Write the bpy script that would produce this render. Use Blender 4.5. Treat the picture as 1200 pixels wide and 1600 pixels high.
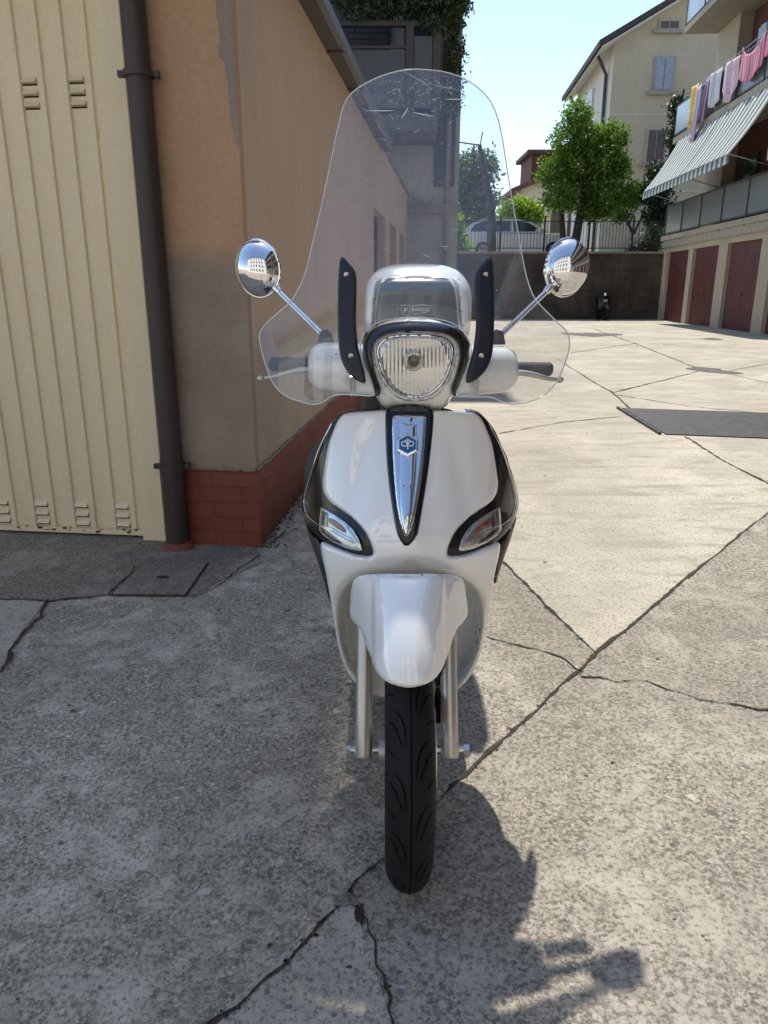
import bpy, bmesh, math, random
import numpy as np
from mathutils import Vector, Matrix, Quaternion
from mathutils.geometry import delaunay_2d_cdt
random.seed(7); rng = np.random.RandomState(7)
R = math.radians
sc = bpy.context.scene
for o in list(bpy.data.objects): bpy.data.objects.remove(o)

# ------------------------------------------------------------------ camera, sky, sun, exposure
FPX = 1155.0; PITCH = R(16.86); CH = 1.22
cam = bpy.data.cameras.new('camera'); co = bpy.data.objects.new('camera', cam)
sc.collection.objects.link(co); sc.camera = co
co.location = (0, 0, CH); co.rotation_euler = (R(90) - PITCH, 0, 0)
cam.sensor_fit = 'VERTICAL'; cam.sensor_height = 36.0; cam.lens = 36.0 * FPX / 1600.0
cam.clip_start = 0.05; cam.clip_end = 2000
SUN_EL, SUN_AZ = R(61), R(-1.5)
world = bpy.data.worlds.new('World'); sc.world = world; world.use_nodes = True
wn = world.node_tree; wn.nodes.clear()
sky = wn.nodes.new('ShaderNodeTexSky'); sky.sky_type = 'NISHITA'; sky.sun_disc = False
sky.sun_elevation = SUN_EL; sky.sun_rotation = SUN_AZ; sky.dust_density = .5; sky.air_density = 1.0; sky.ozone_density = 1.2
bg = wn.nodes.new('ShaderNodeBackground'); bg.inputs[1].default_value = 0.15
wo = wn.nodes.new('ShaderNodeOutputWorld')
wn.links.new(sky.outputs[0], bg.inputs[0]); wn.links.new(bg.outputs[0], wo.inputs[0])
sd = Vector((math.sin(SUN_AZ) * math.cos(SUN_EL), math.cos(SUN_AZ) * math.cos(SUN_EL), math.sin(SUN_EL)))
sl = bpy.data.lights.new('sun', 'SUN'); sl.energy = 3.3; sl.angle = R(0.8); sl.color = (1.0, 0.95, 0.87)
so = bpy.data.objects.new('sun', sl); sc.collection.objects.link(so)
so.rotation_euler = sd.to_track_quat('Z', 'Y').to_euler(); so.location = (0, 10, 30)
sc.view_settings.view_transform = 'Standard'; sc.view_settings.look = 'None'
sc.view_settings.exposure = 0.66; sc.view_settings.gamma = 1.0
sc.cycles.max_bounces = 10; sc.cycles.transparent_max_bounces = 24
sc.cycles.caustics_reflective = False; sc.cycles.caustics_refractive = False
sc.cycles.sample_clamp_indirect = 6.0

# ------------------------------------------------------------------ helpers
cP, sP = math.cos(PITCH), math.sin(PITCH)
def ray(px, py):
    u, v = px - 600.0, 800.0 - py
    return Vector((u, FPX * cP + v * sP, -FPX * sP + v * cP))
def at(px, py, Y):
    d = ray(px, py); t = Y / d.y
    return Vector((d.x * t, Y, CH + d.z * t))
def G(px, py, z=0.0):
    d = ray(px, py); t = (z - CH) / d.z
    return Vector((d.x * t, d.y * t, z))

def link(o): sc.collection.objects.link(o)
def tag(o, label=None, cat=None, group=None, kind=None):
    if label: o['label'] = label
    if cat: o['category'] = cat
    if group: o['group'] = group
    if kind: o['kind'] = kind
    return o
def thing(name, label, cat, loc=(0, 0, 0), group=None):
    o = bpy.data.objects.new(name, None); link(o); o.location = loc; o.empty_display_size = 0.1
    return tag(o, label, cat, group)
def mesh(name, vs, fs, mat, parent=None, smooth=False, sharp=40, mi=None):
    me = bpy.data.meshes.new(name)
    me.from_pydata([tuple(v) for v in vs], [], [tuple(f) for f in fs])
    for m in (mat if isinstance(mat, (list, tuple)) else [mat]): me.materials.append(m)
    if mi is not None: me.polygons.foreach_set('material_index', mi)
    if smooth:
        me.polygons.foreach_set('use_smooth', [True] * len(me.polygons))
        if sharp: me.set_sharp_from_angle(angle=R(sharp))
    me.update()
    o = bpy.data.objects.new(name, me); link(o)
    if parent is not None:
        o.parent = parent
        if parent.type == 'EMPTY': o.matrix_parent_inverse = Matrix.Translation(-Vector(parent.location))
    return o
class MB:
    def __init__(s): s.v = []; s.f = []; s.m = []
    def add(s, vs, fs, m=0):
        b = len(s.v); s.v += [Vector(v) for v in vs]; s.f += [tuple(i + b for i in f) for f in fs]; s.m += [m] * len(fs)
    def box(s, a, b, m=0, M=None):
        x0, y0, z0 = a; x1, y1, z1 = b
        v = [Vector(p) for p in ((x0,y0,z0),(x1,y0,z0),(x1,y1,z0),(x0,y1,z0),(x0,y0,z1),(x1,y0,z1),(x1,y1,z1),(x0,y1,z1))]
        if M is not None: v = [M @ p for p in v]
        s.add(v, [(0,3,2,1),(4,5,6,7),(0,1,5,4),(1,2,6,5),(2,3,7,6),(3,0,4,7)], m)
    def tube(s, pts, r, n=10, m=0, caps=True, closed=False, sx=1.0):
        pts = [Vector(p) for p in pts]; N = len(pts)
        rs = r if isinstance(r, (list, tuple)) else [r] * N
        up = None; vs = []
        for i, p in enumerate(pts):
            if closed: t = pts[(i + 1) % N] - pts[i - 1]
            else: t = pts[min(i + 1, N - 1)] - pts[max(i - 1, 0)]
            t.normalize()
            if up is None:
                a = Vector((0, 0, 1)) if abs(t.z) < .9 else Vector((1, 0, 0))
                up = (a - t * a.dot(t)).normalized()
            else: up = (up - t * up.dot(t)).normalized()
            sd_ = t.cross(up)
            for k in range(n):
                an = 2 * math.pi * k / n
                vs.append(p + up * math.cos(an) * rs[i] + sd_ * math.sin(an) * rs[i] * sx)
        fs = []
        M_ = N if closed else N - 1
        for i in range(M_):
            j = (i + 1) % N
            for k in range(n):
                k2 = (k + 1) % n
                fs.append((i * n + k, i * n + k2, j * n + k2, j * n + k))
        if caps and not closed:
            fs.append(tuple(range(n - 1, -1, -1))); fs.append(tuple((N - 1) * n + k for k in range(n)))
        s.add(vs, fs, m)
    def lathe(s, prof, origin, axis, n=32, m=0):       # prof: (radius, along)
        axis = Vector(axis).normalized(); q = Vector((0, 0, 1)).rotation_difference(axis)
        vs = []; 
        for r_, h in prof:
            for k in range(n):
                a = 2 * math.pi * k / n
                vs.append(Vector(origin) + q @ Vector((r_ * math.cos(a), r_ * math.sin(a), h)))
        fs = []
        for i in range(len(prof) - 1):
            for k in range(n):
                k2 = (k + 1) % n
                fs.append((i * n + k, i * n + k2, (i + 1) * n + k2, (i + 1) * n + k))
        s.add(vs, fs, m)
    def loft(s, secs, n=28, m=0, caps=True):            # secs: (Y, cx, cz, halfw, halfh, exponent)
        vs = []
        for (Y, cx, cz, hw, hh, e) in secs:
            for k in range(n):
                a = 2 * math.pi * k / n; c_, s_ = math.cos(a), math.sin(a)
                vs.append((cx + hw * math.copysign(abs(c_) ** (2 / e), c_), Y, cz + hh * math.copysign(abs(s_) ** (2 / e), s_)))
        fs = []
        for i in range(len(secs) - 1):
            for k in range(n):
                k2 = (k + 1) % n
                fs.append((i * n + k, (i + 1) * n + k, (i + 1) * n + k2, i * n + k2))
        if caps:
            fs.append(tuple(range(n))); fs.append(tuple((len(secs) - 1) * n + k for k in range(n - 1, -1, -1)))
        s.add(vs, fs, m)
    def build(s, name, mat, parent=None, smooth=False, sharp=40):
        return mesh(name, s.v, s.f, mat, parent, smooth, sharp, s.m)
def sinterp(x, xs, ys): return float(np.mean(np.interp(x + np.array([-24, -16, -8, 0, 8, 16, 24]), xs, ys)))
def lerp(a, b, t): return a + (b - a) * t
def sstep(x, a, b):
    t = max(0.0, min(1.0, (x - a) / (b - a))); return t * t * (3 - 2 * t)
def interp(x, xs, ys): return float(np.interp(x, xs, ys))
def chaikin(p, it=2, closed=True):
    for _ in range(it):
        q = []
        n = len(p)
        rngi = range(n if closed else n - 1)
        if not closed: q.append(p[0])
        for i in rngi:
            a, b = p[i], p[(i + 1) % n]
            q.append((a[0] * .75 + b[0] * .25, a[1] * .75 + b[1] * .25)); q.append((a[0] * .25 + b[0] * .75, a[1] * .25 + b[1] * .75))
        if not closed: q.append(p[-1])
        p = q
    return p
def sym(half, cx):       # half outline from top centre down the left side to bottom centre, mirrored
    r_ = [(2 * cx - x, y) for x, y in reversed(half) if abs(x - cx) > .6]
    return list(half) + r_
def resample(p, step, closed=True):
    out = []; n = len(p)
    for i in range(n if closed else n - 1):
        a, b = p[i], p[(i + 1) % n]; L = math.hypot(b[0] - a[0], b[1] - a[1]); k = max(1, int(round(L / step)))
        for j in range(k): out.append((lerp(a[0], b[0], j / k), lerp(a[1], b[1], j / k)))
    if not closed: out.append(p[-1])
    return out
def inside(P, poly):
    x, y = P[:, 0], P[:, 1]; ins = np.zeros(len(P), bool); n = len(poly)
    for i in range(n):
        x0, y0 = poly[i]; x1, y1 = poly[(i + 1) % n]
        c = ((y0 > y) != (y1 > y))
        with np.errstate(divide='ignore', invalid='ignore'):
            xx = (x1 - x0) * (y - y0) / (y1 - y0 + 1e-12) + x0
        ins ^= c & (x < xx)
    return ins
def distpoly(P, poly):
    A = np.array(poly); B = np.roll(A, -1, 0); d = np.full(len(P), 1e9)
    for a, b in zip(A, B):
        ab = b - a; t = np.clip(((P - a) @ ab) / (ab @ ab + 1e-12), 0, 1)
        d = np.minimum(d, np.hypot(*(P - a - t[:, None] * ab).T))
    return d
def panel(name, outline, depth, mat, parent, off=0.0, rr=6.0, rd=.006, thick=.012, step=4.0, sm=2, conv=None):
    """A shell with real thickness: the outline is laid on a curved surface at its own distance and rounded off at its rim."""
    conv = conv or at
    o = chaikin(outline, sm) if sm else outline
    o = resample(o, step)
    nb = len(o); A = np.array(o)
    x0, y0 = A.min(0); x1, y1 = A.max(0)
    gx, gy = np.meshgrid(np.arange(x0 + step / 2, x1, step), np.arange(y0 + step / 2, y1, step * .87))
    gx[1::2] += step / 2
    Pg = np.c_[gx.ravel(), gy.ravel()]
    Pg = Pg[inside(Pg, o)]
    if len(Pg): Pg = Pg[distpoly(Pg, o) > step * .45]
    allp = np.r_[A, Pg] if len(Pg) else A
    res = delaunay_2d_cdt([Vector((float(a), float(b))) for a, b in allp], [], [list(range(nb))], 1, 1e-6)
    P2 = np.array([(v.x, v.y) for v in res[0]]); fs = [tuple(f) for f in res[2]]
    d = distpoly(P2, o)
    vf = []; vb = []
    for (x, y), dd in zip(P2, d):
        t = min(1.0, dd / rr); k = rd * (1 - math.sqrt(max(0, 1 - (1 - t) ** 2)))
        D = depth(x, y) + off
        vf.append(conv(x, y, D + k)); 
        q = conv(x, y, D + k); vb.append(q + Vector((0, thick, 0)))
    n = len(vf)
    # orient to face -Y
    F = []
    for f in fs:
        a, b, c_ = (vf[i] for i in f[:3])
        nn = (b - a).cross(c_ - a)
        F.append(f if nn.y < 0 else tuple(reversed(f)))
    faces = list(F) + [tuple(i + n for i in reversed(f)) for f in F]
    cnt = {}
    for f in F:
        for i in range(len(f)): cnt[(f[i], f[(i + 1) % len(f)])] = 1
    for (a, b) in list(cnt):
        if (b, a) not in cnt: faces.append((b, a, a + n, b + n))
    return mesh(name, vf + vb, faces, mat, parent, True, 50)

# ------------------------------------------------------------------ materials
def newmat(name):
    m = bpy.data.materials.new(name); m.use_nodes = True; nt = m.node_tree
    b = nt.nodes['Principled BSDF']; return m, nt, b
def N(nt, t, **kw):
    n = nt.nodes.new(t)
    for k, v in kw.items():
        if k.startswith('i_'):
            key = k[2:]
            n.inputs[int(key) if key.isdigit() else key.replace('_', ' ')].default_value = v
        else: setattr(n, k, v)
    return n
def ramp(nt, src, stops):
    r_ = nt.nodes.new('ShaderNodeValToRGB'); el = r_.color_ramp.elements
    while len(el) < len(stops): el.new(0.5)
    for e, (p, c) in zip(el, stops):
        e.position = p; e.color = (c, c, c, 1) if not isinstance(c, (tuple, list)) else (*c, 1)
    nt.links.new(src, r_.inputs[0]); return r_.outputs[0]
def mixc(nt, fac, a, b, mode='MIX'):
    n = nt.nodes.new('ShaderNodeMix'); n.data_type = 'RGBA'; n.blend_type = mode
    for s_, v in ((0, fac), (6, a), (7, b)):
        if hasattr(v, 'is_linked') or isinstance(v, bpy.types.NodeSocket): nt.links.new(v, n.inputs[s_])
        elif s_ == 0: n.inputs[0].default_value = v
        else: n.inputs[s_].default_value = (*v, 1)
    return n.outputs[2]
def noise(nt, vec, scale, detail=4, rough=.55, dist=0):
    n = N(nt, 'ShaderNodeTexNoise'); n.inputs['Scale'].default_value = scale; n.inputs['Detail'].default_value = detail
    n.inputs['Roughness'].default_value = rough; n.inputs['Distortion'].default_value = dist
    if vec is not None: nt.links.new(vec, n.inputs['Vector'])
    return n.outputs['Fac']
def coords(nt, kind='Object', scale=None):
    t = N(nt, 'ShaderNodeTexCoord').outputs[kind]
    if scale:
        mp = N(nt, 'ShaderNodeMapping'); mp.inputs['Scale'].default_value = scale; nt.links.new(t, mp.inputs[0]); return mp.outputs[0]
    return t
def bump(nt, b, h, strength=.3, dist=.01):
    n = N(nt, 'ShaderNodeBump'); n.inputs['Strength'].default_value = strength; n.inputs['Distance'].default_value = dist
    nt.links.new(h, n.inputs['Height']); nt.links.new(n.outputs[0], b.inputs['Normal'])
def plain(name, col, rough=.5, metal=0, coat=0, var=.12, nscale=6, bmp=0, bs=60, spec=.5, croug=.03):
    m, nt, b = newmat(name)
    v = coords(nt)
    if var:
        f = noise(nt, v, nscale, 5)
        c = ramp(nt, f, [(.3, tuple(x * (1 - var) for x in col)), (.7, tuple(min(1, x * (1 + var)) for x in col))])
        nt.links.new(c, b.inputs['Base Color'])
        rr_ = N(nt, 'ShaderNodeMapRange'); rr_.inputs['To Min'].default_value = rough * .85; rr_.inputs['To Max'].default_value = min(1, rough * 1.15)
        nt.links.new(f, rr_.inputs[0]); nt.links.new(rr_.outputs[0], b.inputs['Roughness'])
    else:
        b.inputs['Base Color'].default_value = (*col, 1); b.inputs['Roughness'].default_value = rough
    b.inputs['Metallic'].default_value = metal; b.inputs['Coat Weight'].default_value = coat; b.inputs['Coat Roughness'].default_value = croug
    b.inputs['Specular IOR Level'].default_value = spec
    if bmp: bump(nt, b, noise(nt, v, bs, 4), bmp, .004)
    return m

def plaster(name, base, dark, low=None, low_z=1.3, rough=.85, streak=1.0, fl=.04):
    m, nt, b = newmat(name); v = coords(nt)
    big = noise(nt, v, .9, 6, .6); st = noise(nt, coords(nt, 'Object', (9, 9, .5)), 1.0, 6, .6); fine = noise(nt, v, 45, 4)
    c = mixc(nt, ramp(nt, big, [(.35, 0.0), (.7, 1.0)]), base, dark)
    c = mixc(nt, ramp(nt, st, [(.45, 0.0), (.8, .35 * streak)]), c, tuple(x * .72 for x in dark))
    if low is not None:
        sx = N(nt, 'ShaderNodeSeparateXYZ'); nt.links.new(v, sx.inputs[0])
        ad = N(nt, 'ShaderNodeMath', operation='ADD'); nt.links.new(sx.outputs[2], ad.inputs[0])
        ml = N(nt, 'ShaderNodeMath', operation='MULTIPLY'); ml.inputs[1].default_value = .35
        nt.links.new(noise(nt, v, 3.0, 5), ml.inputs[0]); nt.links.new(ml.outputs[0], ad.inputs[1])
        mr = N(nt, 'ShaderNodeMapRange'); mr.inputs['From Min'].default_value = low_z + .12; mr.inputs['From Max'].default_value = low_z + .24
        nt.links.new(ad.outputs[0], mr.inputs[0])
        lowc = mixc(nt, ramp(nt, noise(nt, v, 2.2, 6), [(.4, 0.0), (.65, 1.0)]), low, tuple(x * .8 for x in low))
        c = mixc(nt, mr.outputs[0], lowc, c)
    # flakes and pale patches
    fk = noise(nt, v, 5.5, 8, .7)
    c = mixc(nt, ramp(nt, fk, [(.66, 0.0), (.70, fl * 8)]), c, tuple(min(1, x * 1.25 + .02) for x in base))
    c = mixc(nt, .07, c, ramp(nt, fine, [(.3, 0.0), (.7, 1.0)]), 'OVERLAY')
    nt.links.new(c, b.inputs['Base Color']); b.inputs['Roughness'].default_value = rough
    ad2 = N(nt, 'ShaderNodeMath', operation='ADD'); nt.links.new(fine, ad2.inputs[0]); nt.links.new(fk, ad2.inputs[1])
    bump(nt, b, ad2.outputs[0], .35, .006)
    return m

def concrete(name, light, dark, stone=.5, tint=(1, .97, .92), scale=1.0, streaks=0.0, skin=.5, gravel=1.0):
    """Cement skin over exposed gravel: the skin is worn through in ragged patches."""
    m, nt, b = newmat(name); v = coords(nt)
    def math_(op, x, y):
        n = N(nt, 'ShaderNodeMath', operation=op)
        for i, s_ in enumerate((x, y)):
            if isinstance(s_, (int, float)): n.inputs[i].default_value = s_
            else: nt.links.new(s_, n.inputs[i])
        return n.outputs[0]
    big = noise(nt, v, 1.3, 6, .6, .5); fin = noise(nt, v, 90, 5, .75); grit = noise(nt, v, 300, 3, .7)
    worn = math_('ADD', math_('MULTIPLY', noise(nt, v, 2.6, 10, .78, .3), .65), math_('MULTIPLY', noise(nt, v, 14, 8, .75), .35))
    mask = ramp(nt, worn, [(skin - .045, 0.0), (skin + .045, 1.0)])           # 1 = cement skin left
    # gravel bed
    g = mixc(nt, ramp(nt, fin, [(.42, 0.0), (.58, 1.0)]), tuple(x * .42 for x in dark), tuple(x * 1.7 for x in dark))
    hs = None
    for sc_, thr, dens in ((170 * scale, .38, .75), (80 * scale, .36, .6), (34 * scale, .27, stone * .45)):
        vo = N(nt, 'ShaderNodeTexVoronoi'); vo.inputs['Scale'].default_value = sc_
        nz = N(nt, 'ShaderNodeTexNoise'); nz.inputs['Scale'].default_value = sc_ * .7; nt.links.new(v, nz.inputs['Vector'])
        mx = N(nt, 'ShaderNodeMix', data_type='VECTOR'); mx.inputs[0].default_value = .010 * 100 / sc_
        nt.links.new(v, mx.inputs[4]); nt.links.new(nz.outputs['Color'], mx.inputs[5]); nt.links.new(mx.outputs[1], vo.inputs['Vector'])
        sp = N(nt, 'ShaderNodeSeparateColor'); nt.links.new(vo.outputs['Color'], sp.inputs[0])
        ins_ = math_('MULTIPLY', ramp(nt, vo.outputs['Distance'], [(thr, 1.0), (thr + .14, 0.0)]), ramp(nt, sp.outputs[0], [(1 - dens, 0.0), (1 - dens + .02, 1.0)]))
        stc = ramp(nt, sp.outputs[1], [(0.0, tuple(x * .35 for x in dark)), (.4, tuple(x * .75 for x in dark)), (.72, tuple(x * 1.25 for x in dark)), (.92, tuple((x + y) * .5 for x, y in zip(dark, light))), (1.0, light)])
        g = mixc(nt, ins_, g, stc); hs = ins_
    s = mixc(nt, ramp(nt, big, [(.35, 0.0), (.65, 1.0)]), tuple(x * .86 for x in light), light)
    s = mixc(nt, ramp(nt, fin, [(.39, .85), (.48, 0.0)]), s, tuple(x * .45 for x in dark))
    s = mixc(nt, ramp(nt, grit, [(.34, .5), (.44, 0.0)]), s, tuple(x * .8 for x in dark))
    s = mixc(nt, ramp(nt, noise(nt, v, 30, 8, .8), [(.56, 0.0), (.66, .45)]), s, tuple(x * .9 for x in dark))
    amt = math_('MULTIPLY', math_('SUBTRACT', 1.0, mask), gravel)
    c = mixc(nt, amt, s, g)
    c = mixc(nt, ramp(nt, noise(nt, v, .7, 5, .6), [(.42, .35), (.6, 0.0)]), c, tuple(x * .55 for x in dark))
    if streaks:
        w = noise(nt, coords(nt, 'Object', (1.1, 4.0, 1)), 1.5, 10, .78, .5)
        c = mixc(nt, ramp(nt, w, [(.50, 0.0), (.60, streaks)]), c, tuple(x * .8 for x in dark))
    c = mixc(nt, 1.0, c, tint, 'MULTIPLY')
    nt.links.new(c, b.inputs['Base Color']); b.inputs['Roughness'].default_value = .9; b.inputs['Specular IOR Level'].default_value = .25
    hgt = math_('ADD', math_('ADD', fin, math_('MULTIPLY', grit, .6)), math_('MULTIPLY', mask, .5))
    bump(nt, b, hgt, .7, .005)
    return m

M = {}
M['agg'] = concrete('rough aggregate concrete', (.82, .765, .68), (.36, .335, .29), .6, tint=(1, .955, .86), skin=.535)
M['agg_right'] = concrete('weathered concrete', (.58, .54, .47), (.29, .265, .225), .5, skin=.53, gravel=.9)
M['slab'] = concrete('smooth concrete', (.64, .60, .515), (.42, .385, .32), .10, streaks=.85, skin=.44, gravel=.4)
M['slabgrey'] = concrete('grey smooth concrete', (.66, .615, .53), (.37, .34, .29), .25, skin=.48, gravel=.7)
M['apron'] = concrete('dirty kerb concrete', (.47, .43, .365), (.21, .19, .16), .3, skin=.53, gravel=.8)
M['joint'] = concrete('dirt in joint', (.13, .11, .09), (.06, .05, .04), .4, skin=.6)
M['patch'] = plain('dark tar patch', (.12, .11, .10), .9, var=.3, nscale=20, bmp=.5)
M['plate'] = plain('worn steel plate', (.065, .06, .06), .55, .3, var=.25, nscale=9, bmp=.2)
M['moss'] = plain('dry moss and dirt', (.10, .095, .05), .95, var=.5, nscale=30, bmp=.6)
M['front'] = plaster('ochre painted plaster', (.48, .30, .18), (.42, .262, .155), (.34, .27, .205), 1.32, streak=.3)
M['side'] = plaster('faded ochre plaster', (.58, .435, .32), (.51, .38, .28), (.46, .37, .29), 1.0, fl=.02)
M['bead'] = plaster('bare grey render', (.33, .27, .22), (.24, .19, .155))
def brick(name, c1, c2, mortar, sx=(1, 1, 1), scale=1.0):
    m, nt, b = newmat(name)
    tc = N(nt, 'ShaderNodeTexCoord').outputs['Object']; se = N(nt, 'ShaderNodeSeparateXYZ'); nt.links.new(tc, se.inputs[0])
    ad = N(nt, 'ShaderNodeMath', operation='ADD'); nt.links.new(se.outputs[0], ad.inputs[0]); nt.links.new(se.outputs[1], ad.inputs[1])
    cb = N(nt, 'ShaderNodeCombineXYZ'); nt.links.new(ad.outputs[0], cb.inputs[0]); nt.links.new(se.outputs[2], cb.inputs[1])
    br = N(nt, 'ShaderNodeTexBrick'); nt.links.new(cb.outputs[0], br.inputs[0])
    br.inputs['Scale'].default_value = scale; br.inputs['Brick Width'].default_value = .25; br.inputs['Row Height'].default_value = .075
    br.inputs['Mortar Size'].default_value = .004; br.inputs['Mortar Smooth'].default_value = .6
    br.inputs['Color1'].default_value = (*c1, 1); br.inputs['Color2'].default_value = (*c2, 1); br.inputs['Mortar'].default_value = (*mortar, 1)
    f = noise(nt, tc, 9, 7, .65)
    c = mixc(nt, ramp(nt, f, [(.4, 0.0), (.75, .55)]), br.outputs[0], tuple(x * .45 for x in c1))
    nt.links.new(c, b.inputs['Base Color']); b.inputs['Roughness'].default_value = .75
    mx = N(nt, 'ShaderNodeMath', operation='MULTIPLY_ADD'); nt.links.new(br.outputs['Fac'], mx.inputs[0]); mx.inputs[1].default_value = -1.0; nt.links.new(f, mx.inputs[2])
    bump(nt, b, mx.outputs[0], .4, .006)
    return m
M['plinth'] = brick('red painted brick', (.23, .058, .033), (.19, .047, .029), (.13, .036, .025))
M['cream'] = plaster('cream enamel sheet', (.78, .66, .44), (.74, .62, .41), rough=.5, streak=.5, fl=.0)
M['rust'] = plain('rust', (.12, .05, .025), .9, var=.4, nscale=30)
M['pipe'] = plain('brown enamelled pipe', (.042, .029, .027), .5, var=.25, nscale=4, bmp=.05)
M['gutter'] = plain('brown sheet gutter', (.06, .055, .055), .45, var=.2, nscale=5)
M['darkgap'] = plain('dark opening', (.02, .02, .02), .8, var=0)
M['brownmetal'] = plain('brown window frame', (.06, .05, .045), .5)
M['glasswin'] = plain('window glass', (.03, .035, .04), .06, spec=.8, var=0)
M['roofpan'] = plain('grey roofing', (.18, .17, .16), .85, var=.3)
# scooter
M['white'] = plain('white glossy paint', (.90, .90, .89), .2, coat=1.0, var=.015, nscale=2)
M['white'].node_tree.nodes['Principled BSDF'].inputs['Coat IOR'].default_value = 1.9
M['black'] = plain('glossy black plastic', (.005, .005, .009), .18, coat=.3, var=0, spec=.35)
M['blackmat'] = plain('black moulded plastic', (.012, .012, .02), .38, var=.1, nscale=40, bmp=.06, bs=400)
M['chrome'] = plain('chrome', (.82, .82, .83), .035, 1.0, var=0)
M['satin'] = plain('satin aluminium paint', (.52, .50, .47), .34, .75, var=.06, nscale=12)
M['steel'] = plain('zinc steel', (.55, .54, .52), .28, 1.0, var=.1, nscale=30)
M['rubber'] = plain('tyre rubber', (.009, .0085, .0085), .7, var=.45, nscale=14, bmp=.15, bs=200, spec=.25)
M['groove'] = plain('tyre groove', (.003, .003, .003), .95, var=0, spec=.1)
M['grip'] = plain('rubber grip', (.04, .045, .05), .7, var=.1, bmp=.2, bs=300)
M['greyplastic'] = plain('dark grey plastic', (.03, .03, .033), .5, var=.1)
M['smoke'] = plain('smoked lid', (.085, .105, .115), .25, coat=.6, var=.08, nscale=5)
M['seat'] = plain('black seat vinyl', (.02, .02, .022), .5, var=.15, bmp=.1, bs=150)
M['amber'] = plain('amber bulb cover', (.34, .085, .03), .2, var=.3, nscale=200)
M['blue'] = plain('blue enamel', (.01, .12, .33), .2, var=0)
M['markwhite'] = plain('white mark', (.8, .8, .8), .4, var=0)
def glass_thin(name, tint=(1, 1, 1), refl=1.0, rough=0.0, dirt=.0):  # dirt: thin film, thickened into a painted milky haze for pale reflections
    m = bpy.data.materials.new(name); m.use_nodes = True; nt = m.node_tree; nt.nodes.clear()
    out = N(nt, 'ShaderNodeOutputMaterial'); tr = N(nt, 'ShaderNodeBsdfTransparent'); tr.inputs[0].default_value = (*tint, 1)
    gl = N(nt, 'ShaderNodeBsdfGlossy'); gl.inputs['Roughness'].default_value = rough
    fr = N(nt, 'ShaderNodeFresnel'); ge = N(nt, 'ShaderNodeNewGeometry'); io = N(nt, 'ShaderNodeMapRange')
    io.inputs['To Min'].default_value = 1.49; io.inputs['To Max'].default_value = 1 / 1.49; nt.links.new(ge.outputs['Backfacing'], io.inputs[0]); nt.links.new(io.outputs[0], fr.inputs[0])
    mu = N(nt, 'ShaderNodeMath', operation='MULTIPLY'); mu.inputs[1].default_value = refl; nt.links.new(fr.outputs[0], mu.inputs[0])
    mx = N(nt, 'ShaderNodeMixShader'); nt.links.new(mu.outputs[0], mx.inputs[0]); nt.links.new(tr.outputs[0], mx.inputs[1]); nt.links.new(gl.outputs[0], mx.inputs[2])
    last = mx.outputs[0]
    if dirt:
        df = N(nt, 'ShaderNodeBsdfDiffuse'); df.inputs[0].default_value = (.75, .77, .82, 1)
        v = coords(nt); f = ramp(nt, noise(nt, v, 60, 8, .8), [(.45, dirt * .6), (.8, dirt * 2.2)])
        m2 = N(nt, 'ShaderNodeMixShader'); nt.links.new(f, m2.inputs[0]); nt.links.new(last, m2.inputs[1]); nt.links.new(df.outputs[0], m2.inputs[2]); last = m2.outputs[0]
    nt.links.new(last, out.inputs[0])
    return m
M['screen'] = glass_thin('clear acrylic', (.985, .99, .99), 1.35, 0.0, .055)
M['lens'] = glass_thin('clear lens', (.96, .97, .97), 1.2, .02)
M['edge'] = plain('polished acrylic edge', (.72, .76, .74), .15, var=0); 
M['etch'] = plain('etched white', (.8, .82, .84), .6, var=0)

# ------------------------------------------------------------------ ground
def flat(name, pts, z, mat, parent=None, kind='structure', thick=0):
    vs = [Vector((p[0], p[1], z)) for p in pts]
    n = len(vs); a = sum(vs[i].x * vs[(i + 1) % n].y - vs[(i + 1) % n].x * vs[i].y for i in range(n))
    f = tuple(range(n)) if a > 0 else tuple(range(n - 1, -1, -1))
    o = mesh(name, vs, [f], mat, parent)
    if kind: o['kind'] = kind
    return o
GZ = dict(px=None)
def gp(*pxs): return [G(x, y) for x, y in pxs]
def gpg(*pxs, j=0.0):
    return [(p.x, p.y) for p in gp(*pxs)]
ground = flat('ground', [(-150, -60), (150, -60), (150, 400), (-150, 400)], 0, M['agg'])
# pale smooth slab field on the right, beyond the diagonal joint
J0, J1 = G(1200, 800), G(930, 1022)
dJ = (J0 - J1).normalized()
K1 = G(785, 878); dK = (K1 - J1).normalized()
field = flat('yard_paving', [(J1.x, J1.y), tuple((J1 + dJ * 14)[:2]), (40, 9), (40, 60), (-12, 60), (-12, 12), tuple((J1 + dK * 7.2)[:2])], .003, M['slab'])
# strip left of the joint K and below : medium slabs (right foreground)
fg = [tuple((J1 + dJ * 14)[:2]), (J1.x, J1.y), G(700, 1240)[:2], G(545, 1392)[:2], G(612, 1600)[:2], tuple(G(700, 2200)[:2]), (3.5, -4), (30, -4), (30, 9)]
flat('foreground_paving', [(p[0], p[1]) for p in fg], .003, M['agg_right'])
strip = [(J1.x, J1.y), tuple((J1 + dK * 7.2)[:2]), (G(640, 760).x, G(640, 760).y), G(560, 1180)[:2], G(700, 1240)[:2]]
flat('middle_paving', [(p[0], p[1]) for p in strip], .0032, M['agg_right'])
flat('corner_paving', [G(545, 1392)[:2], G(330, 1600)[:2], G(100, 2100)[:2], G(700, 2200)[:2], G(612, 1600)[:2]], .0035, M['slabgrey'])
flat('doorway_paving', [G(x, y)[:2] for x, y in ((-900, 900), (-900, 815), (300, 835), (400, 850), (410, 880), (350, 905), (300, 932), (165, 930), (70, 942), (0, 935))], .0035, M['apron'])
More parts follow.
